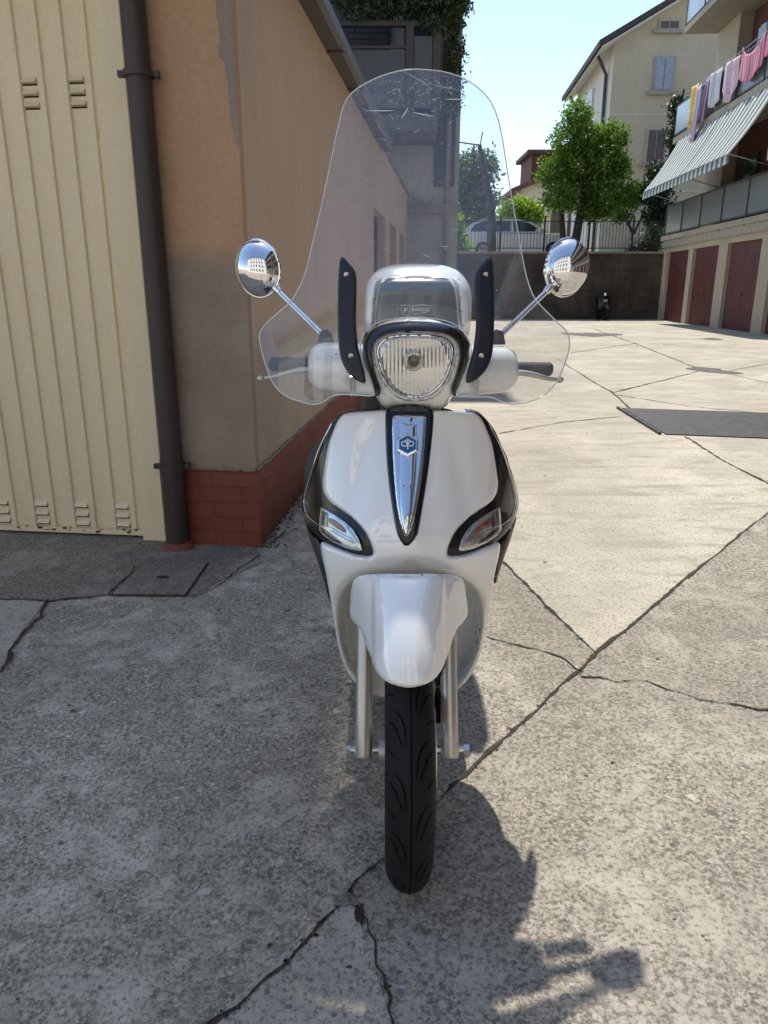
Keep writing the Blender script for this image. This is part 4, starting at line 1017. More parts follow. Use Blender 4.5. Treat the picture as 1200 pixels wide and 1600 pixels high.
# dark scooter parked against the far wall
def small_scooter():
    p = G(931, 499); x, y = p.x, RY - .9
    o = thing('parked_scooter', 'small dark scooter parked in the shade against the far wall', 'scooter', (x, y, 0))
    mb = MB(); mb.tube([(x, y - .35 + .26 * math.cos(a), .28 + .26 * math.sin(a)) for a in np.linspace(0, 6.283, 17)[:-1]], .05, 8, closed=True); mb.build('front_wheel', M['rubber'], o, True)
    mb = MB(); mb.tube([(x, y + .55 + .22 * math.cos(a), .26 + .22 * math.sin(a)) for a in np.linspace(0, 6.283, 17)[:-1]], .06, 8, closed=True); mb.build('rear_wheel', M['rubber'], o, True)
    mb = MB(); mb.loft([(y - .22, x, .72, .12, .12, 3), (y - .12, x, .66, .24, .30, 3), (y - .05, x, .66, .22, .30, 3)]); mb.build('leg_shield', M['black'], o, True)
    mb = MB(); mb.loft([(y - .4, x, .56, .04, .02, 2.5), (y - .3, x, .58, .10, .05, 2.5), (y - .12, x, .55, .10, .06, 2.5)]); mb.build('mudguard', M['greyplastic'], o, True)
    mb = MB(); mb.loft([(y + .1, x, .5, .12, .15, 3), (y + .4, x, .55, .17, .2, 3), (y + .8, x, .7, .1, .1, 3)]); mb.build('rear_body', M['black'], o, True)
    mb = MB(); mb.loft([(y + .1, x, .8, .12, .05, 3), (y + .4, x, .82, .15, .06, 3), (y + .75, x, .86, .1, .05, 3)]); mb.build('seat', M['seat'], o, True)
    mb = MB(); mb.tube([(x - .33, y, 1.02), (x - .1, y - .04, 1.0), (x + .1, y - .04, 1.0), (x + .33, y, 1.02)], .018, 8); mb.build('handlebar', M['black'], o, True)
    mb = MB(); mb.lathe([(0, -.03), (.06, -.02), (.075, .02), (.08, .1), (0, .12)], (x, y - .17, 1.0), (0, 1, 0), 18); mb.build('headlight', M['chrome'], o, True)
    mb = MB()
    for s_ in (-1, 1):
        mb = MB(); mb.lathe([(0, 0), (.05, .01), (.05, .03), (0, .04)], (x + s_ * .3, y, 1.22), (0, 1, 0), 12); mb.tube([(x + s_ * .3, y + .02, 1.2), (x + s_ * .2, y, 1.02)], .006, 5)
        mb.build('mirror', M['black'], o, True)
    mb = MB(); mb.box((x - .09, y - .236, .70), (x + .09, y - .222, .80)); mb.build('badge_panel', M['steel'], o)
small_scooter()

# apartment block behind the camera (seen in the chrome, lenses and windscreen), widened and whitened to bounce fill light
bb = thing('apartment_building', 'pale apartment block mirrored in the chrome of the scooter', 'building', (-6, -12, 0))
mb = MB(); mb.box((-20, -24, 0), (6.5, -12, 15)); mb.build('wall', plain('white render', (.78, .76, .72), .9), bb)
for i in range(6):
    for j in range(4):
        xx = -14.5 + i * 3.2; zz = 1.5 + j * 3.4
        mb = MB(); mb.box((xx, -12.0 + .003, zz), (xx + 1.3, -11.93, zz + 1.8)); w = mb.build('window', M['glasswin'], bb)
        mb = MB(); mb.box((xx - .1, -11.995, zz - .15), (xx + 1.4, -11.8, zz - .003)); mb.build('sill', M['slabcon'], w)
mb = MB(); mb.box((-20.5, -24.5, 15.002), (7, -11.4, 15.35)); mb.build('roof', M['roofpan'], bb)
# ------------------------------------------------------------------ the white scooter
SC = thing('scooter', 'white scooter with a tall clear windscreen parked facing the camera', 'scooter', (.05, 1.366, 0))
CXB = 641.0
AX = Vector((.049, 1.366, .275))
# front tyre
def tyre(name, c, R0, hw, hh, parent):
    mb = MB(); n, k = 96, 25; vs = []
    for i in range(n):
        a = 2 * math.pi * i / n
        for j in range(k):
            b_ = math.pi * (j / (k - 1)) * 1.16 - math.pi * .08
            w = -math.cos(b_) * hw; h = R0 - hh + math.sin(b_) * hh if math.sin(b_) > 0 else R0 - hh + math.sin(b_) * hh * .8
            vs.append(c + Vector((w, math.cos(a) * h, math.sin(a) * h)))
    fs = [(i * k + j, i * k + j + 1, ((i + 1) % n) * k + j + 1, ((i + 1) % n) * k + j) for i in range(n) for j in range(k - 1)]
    mb.add(vs, [tuple(reversed(f)) for f in fs]); return mb.build(name, M['rubber'], parent, True, 60)
TR, TW, TH = .275, .0475, .058
fw = MB(); fw.lathe([(.03, -.06), (.03, .06), (.0, .06)], AX, (1, 0, 0), 20)
fw = fw.build('front_wheel', M['satin'], SC, True)
ty = tyre('tyre', AX, TR, TW, TH, fw)
# tread grooves: raised ribbons hugging the tread, groove shade put into their black
mb = MB()
def tp(a, u, lift=.0005):     # a angle on the wheel, u in -1..1 across
    b_ = math.acos(max(-1, min(1, -u))); h = TR - TH + math.sin(b_) * (TH + lift)
    return AX + Vector((u * (TW + lift), math.cos(a) * h, math.sin(a) * h))
def ribbon(path, w):
    vs = []; n = len(path)
    for i, (a, u) in enumerate(path):
        a0, u0 = path[max(i - 1, 0)]; a1, u1 = path[min(i + 1, n - 1)]
        da, du = (a1 - a0) * TR, (u1 - u0) * TW * 1.3; L = math.hypot(da, du) or 1
        f = w * min(1, .25 + 2.2 * min(i, n - 1 - i) / (n - 1)) if n > 3 and not isinstance(w, tuple) else (w if not isinstance(w, tuple) else w[0])
        vs += [tp(a - du / L * f / TR, u + da / L * f / (TW * 1.3)), tp(a + du / L * f / TR, u - da / L * f / (TW * 1.3))]
    mb.add(vs, [(2 * i, 2 * i + 1, 2 * i + 3, 2 * i + 2) for i in range(n - 1)])
for i in range(120): ribbon([(2 * math.pi * i / 120, 0), (2 * math.pi * (i + 1) / 120, 0)], (.0018,))
NT = 15
for s_ in (-1, 1):
    for i in range(NT):
        a0 = 2 * math.pi * (i + (.5 if s_ > 0 else 0)) / NT
        P_ = lambda lst: [(a0 + da, s_ * u) for da, u in lst]
        ribbon(P_([(.0, .20), (-.05, .21), (-.12, .25), (-.18, .36), (-.22, .52), (-.245, .68)]), .0021)
        ribbon(P_([(.02, .30), (-.03, .40), (-.08, .52), (-.12, .66)]), .0017)
        ribbon(P_([(-.10, .50), (-.14, .66), (-.17, .82)]), .0017)
        ribbon(P_([(.07, .62), (.04, .78), (.02, .92)]), .0015)
mb.build('tread_grooves', M['groove'], fw)
mb = MB(); prof = [(.222, -.035), (.210, -.034), (.200, -.02), (.196, 0), (.200, .02), (.210, .034), (.222, .035)]
mb.lathe(prof, AX, (1, 0, 0), 64)
for i in range(6):
    a = i * math.pi / 3 + .3; d = Vector((0, math.cos(a), math.sin(a)))
    mb.tube([AX + d * .025, AX + d * .12, AX + d * .2], [.016, .012, .014], 8)
mb.build('rim', M['satin'], fw, True)
mb = MB(); mb.lathe([(.065, 0), (.12, 0), (.12, .004), (.065, .004), (.065, 0)], AX + Vector((.052, 0, 0)), (1, 0, 0), 48); mb.build('brake_disc', M['steel'], fw, True)
# axle and fork
mb = MB(); xl, xr = -.058, .158
mb.tube([AX + Vector((-.128 + .006, 0, 0)), AX + Vector((.125, 0, 0))], .0085, 12); mb.build('axle', M['steel'], SC, True)
mb = MB(); mb.lathe([(0, 0), (.012, 0), (.012, .012), (0, .012)], AX + Vector((.121, 0, 0)), (1, 0, 0), 6); mb.lathe([(0, 0), (.010, 0), (.010, .008), (0, .008)], AX + Vector((-.128, 0, 0)), (1, 0, 0), 6); mb.build('axle_nut', M['steel'], SC)
for px0, px1 in ((568, 572), (703, 699)):
    lo = at(px0, 1184, 1.345); hi = at(px1, 940, 1.50)
    mb = MB(); d = (hi - lo).normalized(); mb.tube([lo, lo + d * .004, lo + d * .10, hi + d * .18], [.0165, .0185, .0185, .0185], 24); t = mb.build('fork_leg', M['satin'], SC, True)
    mb = MB(); mb.tube([Vector((lo.x, AX.y, AX.z)) - Vector((.019, 0, 0)), Vector((lo.x, AX.y, AX.z)) + Vector((.019, 0, 0))], .021, 18); mb.build('axle_clamp', M['satin'], t, True)
mb = MB(); mb.box((AX.x + .062, 1.42, .30), (AX.x + .086, 1.50, .40)); cal = mb.build('brake_caliper', M['black'], SC)
bv = cal.modifiers.new('b', 'BEVEL'); bv.width = .008; bv.segments = 2
mb = MB(); mb.tube([(AX.x + .07, 1.43, .40), (AX.x + .072, 1.40, .50), (AX.x + .07, 1.45, .62)], .004, 8); mb.build('brake_hose', M['black'], SC, True)

# mudguard: curved shell over the wheel
MGX = 638.5
def D_mud(px, py):
    Yc = sinterp(py, [860, 890, 920, 960, 1000, 1040, 1060, 1075, 1110], [1.43, 1.365, 1.315, 1.268, 1.228, 1.198, 1.188, 1.184, 1.182])
    u = abs(px - MGX); c = .085 * (min(u, 90) / 66) ** 2.6
    c += .014 * sstep(u, 51, 59) + .005 * sstep(u, 30, 52) * sstep(py, 890, 960)
    return Yc + c * interp(py, [890, 1000, 1075], [.55, .9, .75])
half = [(638.5, 899), (600, 898), (566, 900), (554, 905), (549, 918), (547, 945), (546, 962), (553, 972), (563, 982), (570, 1000), (577, 1022), (585, 1044), (598, 1062), (618, 1072), (638.5, 1075)]
panel('mudguard', sym(half, MGX), D_mud, M['white'], SC, rr=5, rd=.006, thick=.006, step=2.6, sm=1)

# main apron
def Yc_(py): return sinterp(py, [600, 640, 700, 760, 820, 860, 895, 950, 1010, 1100], [1.63, 1.60, 1.555, 1.51, 1.465, 1.448, 1.452, 1.50, 1.555, 1.62])
def D_body(px, py):
    u = abs(px - CXB) / 165.0
    Y = Yc_(py) + interp(py, [640, 800, 900, 1080], [.11, .155, .12, .05]) * u ** 2.3
    Y += .35 * max(0, u - .72) ** 2 * (1 if py < 900 else .6)
    # centre rib runs into the nose; soft hollow either side
    Y -= .010 * math.exp(-((px - CXB) / 26.0) ** 2) * sstep(py, 660, 830) * (1 - sstep(py, 870, 890))
    k = interp(py, [650, 820], [60, 95]); Y += .007 * math.exp(-((abs(px - CXB) - k) / 17.0) ** 2) * sstep(py, 640, 700) * (1 - sstep(py, 800, 850))
    # wheel arch recess
    if py > 880:
        hw = interp(py, [890, 935, 980, 1010, 1040, 1060, 1090], [114, 116, 114, 109, 98, 84, 60])
        dy = (1010 - py) / 116.0
        s_ = ((abs(px - CXB) / hw) ** 4 + (max(0, dy)) ** 4) ** .25
        Y += .13 * (1 - sstep(s_, .86, 1.0)) + .012 * (1 - sstep(s_, .97, 1.10)) * sstep(py, 880, 905)
    return Y
half = [(641, 641), (601, 642), (548, 645), (535, 648), (527, 658), (519, 677), (512, 697), (506, 733), (503, 760), (507, 775), (517, 786), (532, 796), (553, 811), (571, 831), (580, 850), (584, 865), (580, 870.5), (564, 869.5), (546, 865), (520, 855), (503, 848), (500, 852), (503, 872), (508, 890), (519, 952), (529, 1015), (541, 1047), (558, 1071), (582, 1088), (641, 1095)]
ap = panel('front_shield', sym(half, CXB), D_body, M['white'], SC, rr=6, rd=.008, thick=.010, step=3.2, sm=1)

M['lampsilver'] = plain('silvered lamp', (.78, .78, .8), .28, .85, var=.2, nscale=60)
# glossy black side trims with lamp surround
def D_trim(px, py):
    u = abs(px - CXB) / 165.0
    return Yc_(py) + interp(py, [640, 800, 900], [.11, .155, .13]) * min(u, 1.2) ** 2.3 + .35 * max(0, u - .72) ** 2 + 2.5 * max(0, u - .93) ** 2
for s_ in (-1, 1):
    f = (lambda x: x) if s_ < 0 else (lambda x: 2 * CXB - x)
    ol = [(560, 640), (534, 645), (524, 653), (509, 671), (499, 694), (492, 712), (482, 737), (475, 759), (470.5, 783), (474, 804), (484, 824), (496, 838), (506, 846), (524, 856), (548, 868), (568, 875), (584, 875), (591, 864), (587, 846), (578, 827), (559, 806), (537, 791), (520, 781), (512, 762), (514, 733), (520, 692), (535, 655)]
    tr_ = panel('side_trim', [(f(x), y) for x, y in ol], D_trim, M['black'], SC, off=.013, rr=6, rd=.008, thick=.03, step=3.5, sm=2)
    # indicator lens, lit reflector inside
    ln = [(501.5, 793), (521, 803.5), (538, 815), (552, 828), (561, 844), (565.5, 859), (561, 861), (542, 857.5), (520, 847), (505, 836.5), (498.5, 828), (499, 808)]
    ins = [(f(x), y) for x, y in ln]
    lm = panel('indicator', ins, D_trim, M['lampsilver'], SC, off=.006, rr=2, rd=.001, thick=.004, step=3, sm=0)
    panel('amber_bulb', [(f(x), y) for x, y in ((514, 808), (530, 817), (541, 830), (538, 833), (524, 824), (513, 816))], D_trim, M['amber'], lm, off=.0015, rr=3, rd=.002, thick=.003, step=2.5, sm=1)
    panel('dark_baffle', [(f(x), y) for x, y in ((502.5, 797), (511, 802), (511, 824), (500.5, 819))], D_trim, M['smoke'], lm, off=.0012, rr=2, rd=.001, thick=.003, step=2.5, sm=0)
    panel('dark_baffle', [(f(x), y) for x, y in ((500, 824), (508, 828), (530, 846), (533, 850), (520, 845), (503, 832))], D_trim, M['greyplastic'], lm, off=.0012, rr=2, rd=.001, thick=.003, step=2.5, sm=0)
    for (a_, b_) in (((514, 823), (556, 846)), ((516, 829), (552, 849)), ((540, 822), (559, 849))):
        mbr = MB(); p0 = at(f(a_[0]), a_[1], D_trim(f(a_[0]), a_[1]) + .0005); p1 = at(f(b_[0]), b_[1], D_trim(f(b_[0]), b_[1]) + .0005); mbr.tube([p0, (p0 + p1) / 2, p1], .0014, 8); mbr.build('reflector_rib', M['chrome'], lm, True)
    panel('lens', ins, D_trim, M['lens'], lm, off=-.003, rr=3, rd=.003, thick=.0015, step=3, sm=0)
    # chrome edging line along the trim
    pts = [(519, 662), (499, 700), (488, 735), (479, 765), (475, 786), (480, 806), (498, 820)]
    pts = chaikin(pts, 2, False); mbr = MB(); mbr.tube([at(f(x - 1), y, D_trim(f(x), y) + .0075) for x, y in pts], .0013, 8); mbr.build('chrome_line', M['chrome'], tr_, True)
    # matt lower flank
    fl = [(472, 800), (490, 834), (503, 848), (508, 870), (512, 905), (508, 915), (502, 895), (494, 870), (483, 840)]
    panel('lower_flank', [(f(x), y) for x, y in fl], lambda x, y: D_trim(x, y) if y < 870 else interp(y, [870, 1030], [D_trim(x, 870), 1.68]), M['greyplastic'], SC, off=.045, rr=6, rd=.02, thick=.03, step=4, sm=1)

# centre tie: black surround, chrome blade, hexagonal emblem
half_o = [(640, 631), (622, 633), (606, 637), (602, 643), (602, 668), (603, 701), (606, 745), (611, 783), (617, 820), (622, 840), (634.5, 857)]
right_o = [(652, 839), (656, 818), (662, 783), (668, 745), (672, 715), (677, 668), (678, 643), (674, 637), (658, 633)]
def D_tie(px, py): return D_body(px, max(py, 641))
tie = panel('centre_trim', half_o + right_o, D_tie, M['black'], SC, off=-.006, rr=4, rd=.005, thick=.02, step=3, sm=1)
ch = [(640, 646), (614, 647), (611, 655), (611.5, 701), (614, 745), (617, 783), (624, 824), (634.5, 847), (647, 822), (658, 768), (664, 717), (668, 660), (667, 648)]
panel('chrome_surround', ch, D_tie, M['chrome'], tie, off=-.010, rr=7, rd=.009, thick=.004, step=2.5, sm=1)
def D_blade(px, py): return D_tie(px, py) - .004 + .0045 * (abs(px - (638 if py < 720 else 638 - (py - 720) * .026)) / 14.0) ** (1.6 if py < 760 else 1.0)
bl_ = [(620, 656), (630, 660), (639, 664), (648, 660), (656, 656), (656, 700), (652, 745), (646, 790), (640, 825), (634.5, 842), (629, 825), (624, 790), (621, 745), (620, 700)]
panel('chrome_blade', bl_, D_blade, M['chrome'], tie, off=-.010, rr=3, rd=.003, thick=.004, step=2.5, sm=1)
mb = MB(); mb.lathe([(0, 0), (.0022, 0), (.0022, .004), (0, .004)], at(643, 654, D_tie(643, 654) - .018), (0, 1, 0), 10); mb.build('screw', M['black'], tie)
# emblem
def hexpts(cx, cy, w, h): return [(cx, cy - h), (cx + w, cy - h * .5), (cx + w, cy + h * .5), (cx, cy + h), (cx - w, cy + h * .5), (cx - w, cy - h * .5)]
De = lambda x, y: D_blade(637, y) - .0
em = panel('emblem', hexpts(637, 695, 16.5, 18.5), De, M['chrome'], tie, off=-.0125, rr=2.5, rd=.002, thick=.004, step=2.5, sm=0)
panel('enamel', hexpts(637, 694.5, 12.8, 14), De, M['blue'], em, off=-.0138, rr=1, rd=.0003, thick=.001, step=2.5, sm=0)
mb = MB()
dE = lambda x, y: at(x, y, De(x, y) - .0145)
mb.tube([dE(637, 702), dE(637, 695), dE(637, 686.5)], .0016, 8)
for s_ in (-1, 1):
    lp = [dE(637 + s_ * (5.2 + 4.2 * math.cos(a) + .0), 693.5 + 3.6 * math.sin(a) - .5 * math.cos(a)) for a in np.linspace(0, 2 * math.pi, 19)[:-1]]
    mb.tube(lp, .0014, 6, closed=True)
mb.tube([dE(632.5, 689.5), dE(637, 686.2), dE(641.5, 689.5)], .0014, 6)
mb.build('emblem_mark', M['markwhite'], em, True)

# body behind the shield: inner leg shield, floor, seat base, tail
cx = .055
mb = MB(); mb.loft([(1.765, cx, .66, .19, .26, 3), (1.775, cx, .64, .215, .31, 3.2), (1.81, cx, .62, .20, .31, 3.2), (1.85, cx, .60, .15, .27, 3)], 40); mb.loft([(1.645, cx, .79, .19, .13, 3), (1.70, cx, .77, .245, .165, 2.6), (1.78, cx, .76, .24, .165, 2.6), (1.86, cx, .74, .16, .14, 2.6)], 40); mb.build('inner_leg_shield', M['greyplastic'], SC, True)  # second loft: unseen filler added to close a hole in the cast shadow
mb = MB(); mb.loft([(1.78, cx, .28, .12, .04, 3), (1.82, cx, .26, .16, .05, 4), (2.10, cx, .26, .16, .05, 4), (2.18, cx, .28, .12, .06, 3)], 32); mb.build('footboard', M['greyplastic'], SC, True)
mb = MB(); mb.loft([(2.02, cx, .50, .09, .20, 3), (2.12, cx, .52, .14, .24, 3), (2.35, cx, .58, .17, .18, 3), (2.65, cx, .66, .15, .12, 2.6), (2.92, cx, .72, .09, .07, 2.4), (3.02, cx, .74, .05, .04, 2)], 36); mb.build('rear_body', M['white'], SC, True)
mb = MB(); mb.loft([(2.0, cx, .775, .08, .02, 2.6), (2.08, cx, .79, .115, .045, 2.8), (2.3, cx, .795, .135, .05, 3), (2.45, cx, .82, .135, .06, 3), (2.75, cx, .85, .12, .055, 3), (2.86, cx, .84, .07, .03, 2.5)], 36); mb.build('seat', M['seat'], SC, True)
RA = Vector((cx, 2.72, .262))
rw_ = MB(); rw_.lathe([(.03, -.06), (.03, .06), (0, .06)], RA, (1, 0, 0), 20); rw_ = rw_.build('rear_wheel', M['satin'], SC, True)
tyre('tyre', RA, .262, .052, .06, rw_)
mb = MB(); mb.lathe([(.205, -.04), (.19, -.036), (.182, 0), (.19, .036), (.205, .04)], RA, (1, 0, 0), 48)
for i in range(5):
    a = i * 2 * math.pi / 5; d = Vector((0, math.cos(a), math.sin(a))); mb.tube([RA + d * .02, RA + d * .19], [.018, .014], 8)
mb.build('rim', M['satin'], rw_, True)
mb = MB(); mb.loft([(2.2, cx - .10, .30, .05, .09, 3), (2.45, cx - .10, .28, .06, .08, 3), (2.78, cx - .09, .27, .04, .06, 3)], 24); mb.build('engine_casing', M['greyplastic'], SC, True)
mb = MB(); mb.tube([(cx + .12, 2.3, .20), (cx + .15, 2.5, .26), (cx + .16, 2.60, .30), (cx + .16, 2.98, .38)], [.018, .022, .045, .042], 18); mb.build('exhaust', M['steel'], SC, True)
mb = MB(); mb.tube([(cx + .13, 2.12, .36), (cx + .225, 2.12, .36)], .011, 10); mb.tube([(cx + .13, 2.14, .33), (cx + .225, 2.14, .33)], .010, 10); mb.build('passenger_peg', M['blackmat'], SC, True)
mb = MB(); mb.tube([(cx + .09, 2.02, .24), (cx + .12, 1.98, .10), (cx + .15, 1.98, .012)], .009, 8); mb.tube([(cx + .12, 1.98, .010), (cx + .17, 1.98, .010)], .012, 8); mb.build('side_stand', M['blackmat'], SC, True)
mb = MB(); mb.loft([(2.95, cx, .80, .07, .025, 3), (3.03, cx, .79, .06, .03, 3)], 20); mb.build('tail_light', plain('red lens', (.4, .02, .02), .15, coat=1), SC, True)
# steering column shroud
mb = MB(); lo = at(640, 668, 1.70); hi = at(644, 600, 1.70); mb.tube([lo, hi], [.075, .06], 24); mb.build('steering_shroud', M['greyplastic'], SC, True)

# top box on the rack
tbx = thing('top_box', 'white scooter top box with dark smoked centre panel on the rear rack', 'top box', (cx, 2.6, .93))
TC = 651.5
mb = MB()
pc = at(TC, 480, 2.6); hwp = 82 * 2.6 / ray(TC, 470).y
mb.loft([(2.43, pc.x, pc.z - .02, hwp * .80, .10, 3.4), (2.47, pc.x, pc.z - .01, hwp * .96, .13, 3.4), (2.60, pc.x, pc.z, hwp, .14, 3.2), (2.78, pc.x, pc.z, hwp * .98, .135, 3.2), (2.86, pc.x, pc.z - .01, hwp * .85, .11, 3.0)], 56)
mb.build('shell', M['white'], tbx, True)
def D_box(px, py):
    u = abs(px - TC) / 82.0
    return 2.375 + interp(py, [425, 432, 440, 455, 520], [.10, .055, .028, .008, 0]) + .05 * u ** 3
half = [(TC, 431), (TC - 40, 433), (TC - 55, 441), (TC - 59, 452), (TC - 62, 475), (TC - 65, 512), (TC - 66, 530), (TC, 531)]
panel('smoked_panel', sym(half, TC), D_box, M['smoke'], tbx, off=-.004, rr=5, rd=.008, thick=.03, step=4, sm=1)
for s_ in (-1, 1):
    rib_ = [(TC + s_ * x, y) for x, y in ((54, 432), (60, 438), (64, 455), (66, 480), (68, 512), (82, 512), (82, 470), (79, 452), (70, 438), (60, 430))]
    panel('side_rib', rib_, D_box, M['white'], tbx, off=-.008, rr=8, rd=.02, thick=.05, step=3.5, sm=1)
panel('top_strip', [(TC - 50, 430), (TC - 20, 427.5), (TC + 20, 427.5), (TC + 50, 430), (TC + 48, 437), (TC, 434), (TC - 48, 437)], D_box, M['white'], tbx, off=-.009, rr=4, rd=.01, thick=.06, step=3, sm=1)
for s_ in (-1, 1):
    x_ = TC + s_ * 51; tp_ = at(x_, 437, 2.5); mb = MB()
    mb.tube([at(TC + s_ * 53, 446, 2.44), tp_, tp_ + Vector((0, .15, .004)), tp_ + Vector((0, .30, -.004)), tp_ + Vector((0, .36, -.03))], [.010, .019, .020, .018, .008], 14); mb.build('lid_rib', M['white'], tbx, True, 60)
mb = MB(); mb.box((cx - .12, 2.50, 1.04), (cx + .12, 2.82, 1.085)); mb.box((cx - .09, 2.55, .88), (cx - .06, 2.78, 1.04)); mb.box((cx + .06, 2.55, .88), (cx + .09, 2.78, 1.04)); rk = mb.build('rear_rack', M['blackmat'], SC)

# handlebar cowl, headlight
HX = 647.0
def D_cowl(px, py):
    u = (px - HX) / 85.0; v = (py - 565) / 60.0
    return 1.535 + .055 * min(2, abs(u)) ** 2.4 + .045 * abs(min(v, 1.4)) ** 2.2
cw = [(647, 497), (622, 499), (600, 505), (583, 515), (572, 530), (566, 548), (570, 575), (578, 600), (588, 622), (600, 640), (647, 646)]
CWL = [SC]
# black eyebrow running round the lamp
brow = [(645, 502), (620, 503.5), (600, 507), (584, 513), (574, 521), (567, 534), (566.5, 548), (569, 562), (575, 580), (582, 600), (586, 616), (589, 620), (594, 617), (595, 607), (589, 592), (583.5, 572), (581, 554), (583, 540), (590, 529), (603, 522), (620, 518.5), (645, 517)]
brow_r = [(2 * 650.5 - x if i not in () else x, y) for i, (x, y) in enumerate(reversed(brow[1:-1]))]
# assemble closed loop: outer left -> tip -> inner left -> inner top -> inner right -> tip -> outer right
outer = brow[:12]; inner = brow[12:]
loop = outer + inner + [(2 * 650.5 - x, y) for x, y in reversed(inner[:-1])] + [(2 * 650.5 - x, y) for x, y in reversed(outer[1:])]
panel('headlight_bezel', loop, D_cowl, plain('dark bronze black gloss', (.010, .008, .008), .25, coat=.3, var=0), SC, off=-.008, rr=6, rd=.007, thick=.03, step=2.6, sm=1)
HL = 649.0
lens_o = [(649, 524), (620, 525), (603, 529), (593, 538), (590, 548), (592, 562), (597, 579), (604, 594), (615, 608), (631, 618.5), (649, 621)]
ring_o = [(649, 520), (618, 521), (598, 526), (587, 537), (584, 550), (586, 567), (593, 587), (603, 604), (617, 619), (633, 626.5), (649, 628)]
def ringloop(o, i):
    o = resample(chaikin(o, 2), 3); i = resample(chaikin(i, 2), 3)
    j = min(range(len(i)), key=lambda k: (i[k][0] - o[0][0]) ** 2 + (i[k][1] - o[0][1]) ** 2); i = i[j:] + i[:j]
    return o + [(o[0][0] + .02, o[0][1] + .02)] + [(i[0][0] + .02, i[0][1] + .02)] + list(reversed(i))
lens_full = sym(lens_o, HL); ring_full = sym(ring_o, HL)
mid_full = sym([(649 + (x - 649) * 1.045, 573 + (y - 573) * 1.045) for x, y in lens_o], HL)
panel('headlight_cowl', ringloop(sym(cw, HX), sym([(649 + (x - 649) * .96, 573 + (y - 573) * .96) for x, y in ring_o], HL)), D_cowl, M['white'], SC, off=.012, rr=9, rd=.018, thick=.06, step=3.5, sm=0)
hl = panel('headlight', ringloop(ring_full, mid_full), D_cowl, M['white'], SC, off=.001, rr=3, rd=.004, thick=.05, step=3, sm=0)
panel('chrome_ring', ringloop(mid_full, sym([(649 + (x - 649) * .955, 573 + (y - 573) * .96) for x, y in lens_o], HL)), D_cowl, M['chrome'], hl, off=.0015, rr=3, rd=.005, thick=.035, step=2.5, sm=0)
# reflector bowl with vertical flutes
def D_ref(px, py):
    r_ = math.hypot((px - 647) / 52.0, (py - 567) / 50.0)
    d = .030 * max(0, 1 - r_ ** 2) 
    fl_ = .0010 * math.sin((px - 647) * 1.02) * (1 if 12 < math.hypot(px - 647, py - 564) else 0)
    fac = .0004 * math.sin(py * .30 + math.floor((px - 647) / 6.2) * 1.7)
    return D_cowl(px, py) + d + fl_
refl_mat = plain('lamp reflector', (.80, .79, .80), .07, 1.0, var=0)
panel('reflector', sym([(649 + (x - 649) * .96, 573 + (y - 573) * .96) for x, y in lens_o], HL), D_ref, refl_mat, hl, off=.0035, rr=3, rd=-.004, thick=.004, step=1.55, sm=1)
mb = MB(); bc = at(646.5, 564.5, D_cowl(646, 564) - .001)
mb.lathe([(.0205, .03), (.0205, .004), (.018, .0), (.0125, .002), (.0115, .010)], bc, (0, 1, 0), 32); bh = mb.build('bulb_cap', plain('lamp cap', (.62, .60, .54), .35, .3, var=0), hl, True)
mb = MB(); mb.lathe([(.0115, .010), (.0065, .012), (.006, .003), (.002, .001), (0, .001)], bc, (0, 1, 0), 24); mb.build('bulb', M['greyplastic'], bh, True)
mb = MB(); mb.lathe([(.0135, .0), (.0145, -.0015), (.016, -.001), (.0165, .001)], bc, (0, 1, 0), 32); mb.build('bulb_ring', M['chrome'], bh, True)
panel('lens', sym(lens_o, HL), D_cowl, M['lens'], hl, off=-.007, rr=9, rd=.010, thick=.002, step=4, sm=1)
inn = chaikin(sym([(649 + (x - 649) * 1.0, y) for x, y in lens_o], HL), 2); mb = MB(); mb.tube([at(x, y, D_cowl(x, y) - .0005) for x, y in inn], .0022, 8, closed=True); mb.build('lens_rim', M['chrome'], hl, True)

